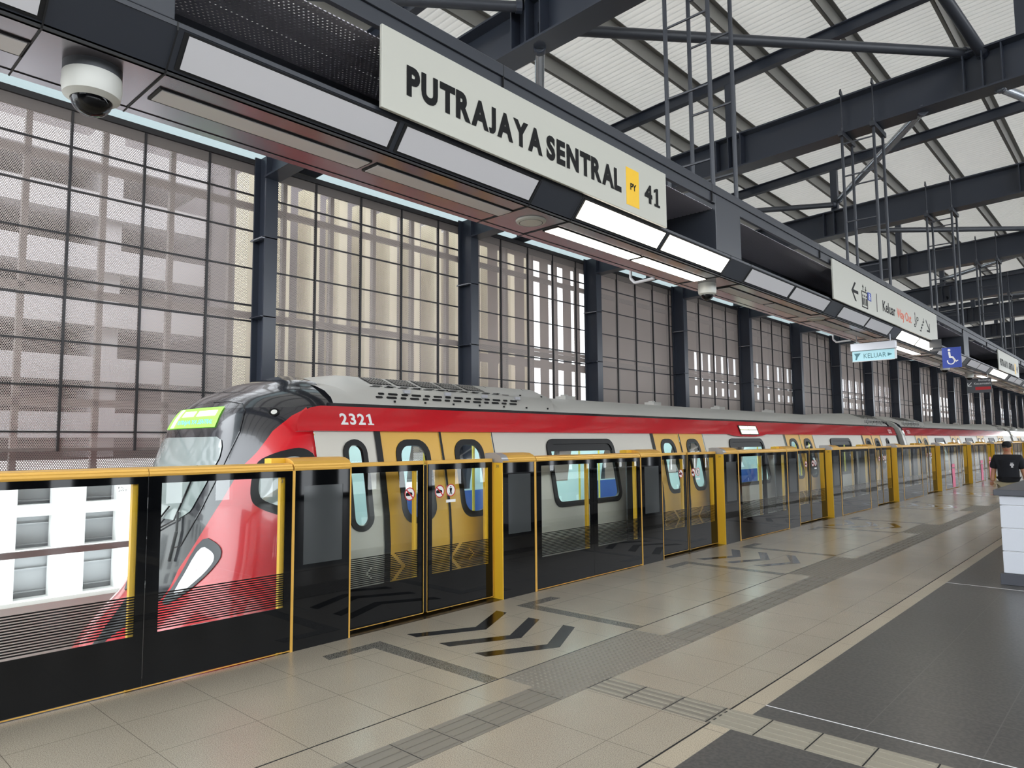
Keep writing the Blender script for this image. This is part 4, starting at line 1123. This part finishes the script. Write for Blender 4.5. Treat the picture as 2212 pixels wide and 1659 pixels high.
# windscreen (lower clear part), destination display, wiper
AW = [(1.0, .12), (1.05, .20), (1.1, .265), (1.35, .37), (1.6, .455), (1.70, .45), (1.77, .42), (1.80, .36)]
rows_ = []
for k in range(27):
    z = 1.00 + .80 * k / 26; a_ = ip(AW, z); rows_.append([npt(-a_ + 2 * a_ * i / 30, z, .008) for i in range(31)])
m_ = MT['scr'] = mat('windscreen tint', rgb(150, 160, 158), .04, coat=1.0)
ws = MB().grid(rows_).build('windscreen', 'scr', c1, smooth=True)
rows_ = [[npt(-.62 + .92 * i / 24, 1.895 + .205 * k / 6, .010) for i in range(25)] for k in range(7)]
dsp = MB().grid(rows_).build('destination_display', 'greenled', c1, smooth=True)
rows_ = [[npt(-.30 + .09 * i / 4, 1.90 + .19 * k / 4, .014) for i in range(5)] for k in range(5)]
MB().grid(rows_).build('display_block', 'whiteled', dsp)
mb = MB()
for (a0, a1) in ((-.15, .0), (.02, .25)):
    mb.grid([[npt(a0 + (a1 - a0) * i / 6, 2.01 + .055 * k / 2 , .014) for i in range(7)] for k in range(3)])
mb.build('display_line', 'whiteled', dsp)
text_mesh('display_lettering', 'PUTRAJAYA SENTRAL', 'tealled', lambda a2, b2, d: npt(-.17 + a2, 1.915 + b2, .014), .42, .06, dsp, bold=.01)
# wiper
wp = MB()
pw = [npt(.16, 1.08, .03), npt(.17, .90, .03), npt(.14, .62, .03)]
wp.tube(pw[0], pw[1], .012, 8).tube(pw[1], pw[2], .016, 8)
wp.tube(npt(.27, 1.52, .03), npt(.13, 1.0, .03), .009, 8).tube(npt(.13, 1.0, .03), npt(-.05, .85, .03), .008, 8).tube(npt(.06, 1.12, .03), npt(-.12, .80, .03), .008, 8)
wp.build('wiper', 'rubber', c1)
# trim line round the windscreen
AL = [(.74, .12), (.77, .20), (1.11, .36), (1.5, .50), (1.85, .59), (2.05, .58), (2.13, .50), (2.16, .3), (2.165, 0)]
P_ = [(a_, z) for (z, a_) in AL]
tl = MB(); P2 = []
for (p, q) in zip(P_, P_[1:]):
    for k in range(4): P2.append((p[0] + (q[0] - p[0]) * k / 4, p[1] + (q[1] - p[1]) * k / 4))
for (p, q) in zip(P2, P2[1:]): tl.tube(npt(p[0], p[1], .003), npt(q[0], q[1], .003), .006, 5)
tl.build('windscreen_edge', 'tblack', c1)
nose_patch(soften([(.395, .90), (.59, .80), (.585, .655), (.25, .235), (.17, .29)], 2), .012, .72, 'darkgrey', 'lens', 'headlamp_bezel', 'headlamp_lens', c1)
nose_patch(soften([(.80, 1.56), (.98, 1.65), (1.20, 1.70), (1.33, 1.60), (1.34, 1.05), (1.12, 1.04), (.83, 1.15), (.78, 1.28)], 2), .012, .74, 'rubber', 'scr', 'cab_window_frame', 'cab_window_pane', c1)
P_ = [(.906 + .055 * math.cos(2 * math.pi * k / 16), 2.03 + .038 * math.sin(2 * math.pi * k / 16)) for k in range(16)]
nose_patch(P_, .012, .6, 'rubber', 'camwhite', 'marker_lamp_ring', 'marker_lamp', c1)
P_ = [(-x, z) for (x, z) in [(.395, .90), (.59, .80), (.585, .655), (.25, .235), (.17, .29)]]
nose_patch(soften(P_, 2), .012, .72, 'darkgrey', 'lens', 'headlamp_bezel', 'headlamp_lens', c1)
# coupler and skirt
cp = MB().box(XC - .16, XC + .16, 1.75, 2.4, -.55, -.25).tube((XC, 1.6, -.4), (XC, 1.8, -.4), .17, 16); cp.build('coupler', 'darkgrey', c1)
car(25.0, 46.5, [27.1, 32.45, 37.8, 43.2], [(28.9, 30.4), (34.3, 35.8), (39.7, 41.2)], [], 'second car of the metro train, beyond the grey gangway arch', False, '2323')
car(47.5, 69, [49.7, 55.0, 60.4, 65.8], [(51.5, 53.0), (56.9, 58.4)], [], 'third car of the metro train, beyond the far gangway', False, None)
car(70, 91.5, [72.2, 77.5, 82.9, 88.3], [], [], 'fourth car of the metro train, farthest along the platform', False, None)
for i, (a_, b_) in enumerate(((24.02, 24.98), (46.52, 47.48))):
    g = thing('gangway', (XC, (a_ + b_) / 2, -.5), ['dark gangway with grey arch between first and second train cars', 'far gangway between second and third train cars'][i], 'gangway')
    def arch(off): return [(XC + ip(HP, z) * 1.0 + off, z) for z in (-.8, 0, .7, 1.4, 1.86, 2.09)] + [(x + off, z + off) for (x, z) in roof_profile('smooth')]
    P_ = arch(-.12); P_ = P_ + [(2 * XC - x, z) for (x, z) in P_[::-1][1:]]
    MB().prism(P_, 1, a_, b_).build('bellows', 'rubber', g)
    P_ = arch(.012); P_ = P_ + [(2 * XC - x, z) for (x, z) in P_[::-1][1:]]
    MB().prism(P_, 1, (a_ + b_) / 2 + .18, (a_ + b_) / 2 + .42).build('grey_arch', 'troof', g)

# ================================================================== STAIR PARAPET
px0, py0 = -1.46, 10.2
t = thing('stair_parapet', (-1.3, 12.2, 0), 'white block parapet with slate cap at the right edge of the picture', 'low wall')
MB().box(px0 + .02, -1.14, py0 + .02, 15.5, .13, 1.04).build('core', 'mortar', t)
zz = [.14, .42, .71, .90, 1.035] 
zz = [.14, .44, .72, 1.0, 1.05]
for a_, b_ in ((.135, .385), (.395, .655), (.665, .925), (.935, 1.04)):
    MB().box(px0, -1.16, py0, 15.5, a_, b_).build('block_course', 'block', t, bevel=.006)
MB().box(px0 - .035, -1.14, py0 - .03, 15.5, 0, .13).build('plinth', 'capstone', t, bevel=.004)
MB().box(px0 - .05, -1.12, py0 - .05, 15.52, 1.045, 1.115).build('capping', 'capstone', t, bevel=.006)
MB().box(-1.14, -.6, 10.6, 15.5, 0, 1.0).build('return_wall', 'capstone', t)

# ================================================================== MAN
def skin_body(name, pts, edges, m_, parent, root=0, sub=2):
    me = bpy.data.meshes.new(name); off = wloc(parent)
    me.from_pydata([tuple(Vector(p[:3])) for p in pts], edges, []); me.update()
    ob = bpy.data.objects.new(name, me); COL.objects.link(ob); ob.parent = parent
    ob.modifiers.new('skin', 'SKIN').use_smooth_shade = True
    if not me.skin_vertices: pass
    for i, v in enumerate(me.skin_vertices[0].data):
        r_ = pts[i][3]; r_ = r_ if isinstance(r_, tuple) else (r_, r_)
        v.radius = r_; v.use_root = (i == root)
    s_ = ob.modifiers.new('subsurf', 'SUBSURF'); s_.levels = sub; s_.render_levels = sub
    me.materials.append(MT[m_])
    # freeze the modifiers into a plain mesh
    bpy.context.view_layer.update()
    ev = ob.evaluated_get(bpy.context.evaluated_depsgraph_get())
    nm = bpy.data.meshes.new_from_object(ev); ob.modifiers.clear(); ob.data = nm
    nm.materials.clear(); nm.materials.append(MT[m_])
    return ob
mx_, my_ = -2.45, 18.5
man = thing('person', (mx_, my_, 0), 'man in black T-shirt, black cap and sunglasses walking towards the camera', 'person')
# local coordinates: facing -y
B = [(0, 0, .90, (.16, .12)), (0, 0, 1.08, (.15, .12)), (0, -.01, 1.26, (.17, .12)), (0, 0, 1.36, (.10, .085)), (0, 0, 1.43, .060), (0, -.012, 1.50, (.085, .095)), (0, -.012, 1.58, (.088, .10)),
     (-.19, 0, 1.31, .062), (-.255, .01, 1.08, .055), (-.285, -.07, .88, .044), (-.28, -.10, .80, (.036, .044)), (.19, 0, 1.31, .062), (.255, .01, 1.08, .055), (.30, .01, .86, .044), (.305, .0, .78, (.036, .044)),
     (-.09, 0, .80, .10), (-.10, -.06, .46, .075), (-.10, .02, .10, .052), (-.10, -.12, .03, .05), (.09, 0, .80, .10), (.10, .08, .46, .075), (.10, .20, .12, .052), (.10, .10, .03, .05)]
Ed = [(0, 1), (1, 2), (2, 3), (3, 4), (4, 5), (5, 6), (2, 7), (7, 8), (8, 9), (9, 10), (2, 11), (11, 12), (12, 13), (13, 14), (0, 15), (15, 16), (16, 17), (17, 18), (0, 19), (19, 20), (20, 21), (21, 22)]
bd = skin_body('body', B, Ed, 'skin', man)
bd['label'] = 'bare forearms, neck and face'
SH = [(0, 0, .74, (.215, .165)), (0, 0, .90, (.215, .17)), (0, -.005, 1.08, (.215, .17)), (0, -.01, 1.24, (.225, .17)), (0, 0, 1.375, (.105, .10)), (-.20, 0, 1.30, .105), (-.245, .008, 1.16, .10), (-.27, .01, 1.06, .09), (.20, 0, 1.30, .105), (.245, .008, 1.16, .10), (.27, .01, 1.06, .09)]
skin_body('t_shirt', SH, [(0, 1), (1, 2), (2, 3), (3, 4), (3, 5), (5, 6), (6, 7), (3, 8), (8, 9), (9, 10)], 'shirt', man, root=2)
SHO = [(0, 0, .82, (.20, .155)), (-.10, 0, .72, .13), (-.11, -.045, .50, .12), (.10, 0, .72, .13), (.11, .06, .50, .12)]
skin_body('shorts', SHO, [(0, 1), (1, 2), (0, 3), (3, 4)], 'khaki', man)
def mlathe(prof, cx, cy, z, m_, name, sy_=1.0):
    mb = MB(); mb.lathe(prof, 0, 0, 24, 0); mb.v = [(mx_ + cx + x, my_ + cy + y * sy_, z + zz_) for (x, y, zz_) in mb.v]; return mb.build(name, m_, man, smooth=True)
mlathe([(0, .105), (.04, .10), (.075, .07), (.088, .03), (.09, -.005), (.086, -.01)], 0, -.005, 1.565, 'capc', 'cap', 1.15)
MB().prism([(mx_ - .065, my_ - .09), (mx_ + .065, my_ - .09), (mx_ + .05, my_ - .165), (mx_, my_ - .18), (mx_ - .05, my_ - .165)], 2, 1.563, 1.571).build('cap_peak', 'capc', man)
MB().box(mx_ - .062, mx_ - .008, my_ - .108, my_ - .092, 1.525, 1.558).box(mx_ + .008, mx_ + .062, my_ - .108, my_ - .092, 1.525, 1.558).box(mx_ - .008, mx_ + .008, my_ - .106, my_ - .098, 1.545, 1.552).box(mx_ - .08, mx_ - .062, my_ - .10, my_ + .0, 1.546, 1.554).box(mx_ + .062, mx_ + .08, my_ - .10, my_ + .0, 1.546, 1.554).build('sunglasses', 'rubber', man)
MB().prism([(my_ - .098, 1.535), (my_ - .122, 1.505), (my_ - .095, 1.498)], 0, mx_ - .012, mx_ + .012).build('nose', 'skin', man)
MB().box(mx_ - .024, mx_ + .024, my_ - .097, my_ - .088, 1.472, 1.48).build('mouth', 'signred', man)
for s_ in (-1, 1):
    mlathe([(0, .02), (.012, .016), (.016, 0), (.012, -.018), (0, -.024)], s_ * .078, 0, 1.525, 'skin', 'ear', 1.4)
    for k in range(4):
        x = mx_ + s_ * .30 + (-.024 + .016 * k); y = my_ - (.10 if s_ < 0 else 0)
        ln = (.065, .078, .074, .058)[k]
        MB().tube((x, y, .785), (x, y - .012, .785 - ln * .55), .0085, 8).tube((x, y - .012, .785 - ln * .55), (x, y + .006, .785 - ln), .0078, 8).build('finger', 'skin', man)
    MB().tube((mx_ + s_ * .275, my_ - (.12 if s_ < 0 else .02), .80), (mx_ + s_ * .262, my_ - (.14 if s_ < 0 else .04), .745), .010, 8).build('thumb', 'skin', man)
MB().box(mx_ + .065, mx_ + .115, my_ - .168, my_ - .150, 1.19, 1.205).box(mx_ + .055, mx_ + .125, my_ - .170, my_ - .150, 1.145, 1.175).box(mx_ + .075, mx_ + .11, my_ - .170, my_ - .150, 1.105, 1.135).build('shirt_print', 'white', man)
for s_, yy in ((-1, -.12), (1, .10)):
    MB().box(mx_ + s_ * .10 - .045, mx_ + s_ * .10 + .045, my_ + yy - .10, my_ + yy + .14, 0, .07).build('shoe', 'rubber', man, bevel=.02)
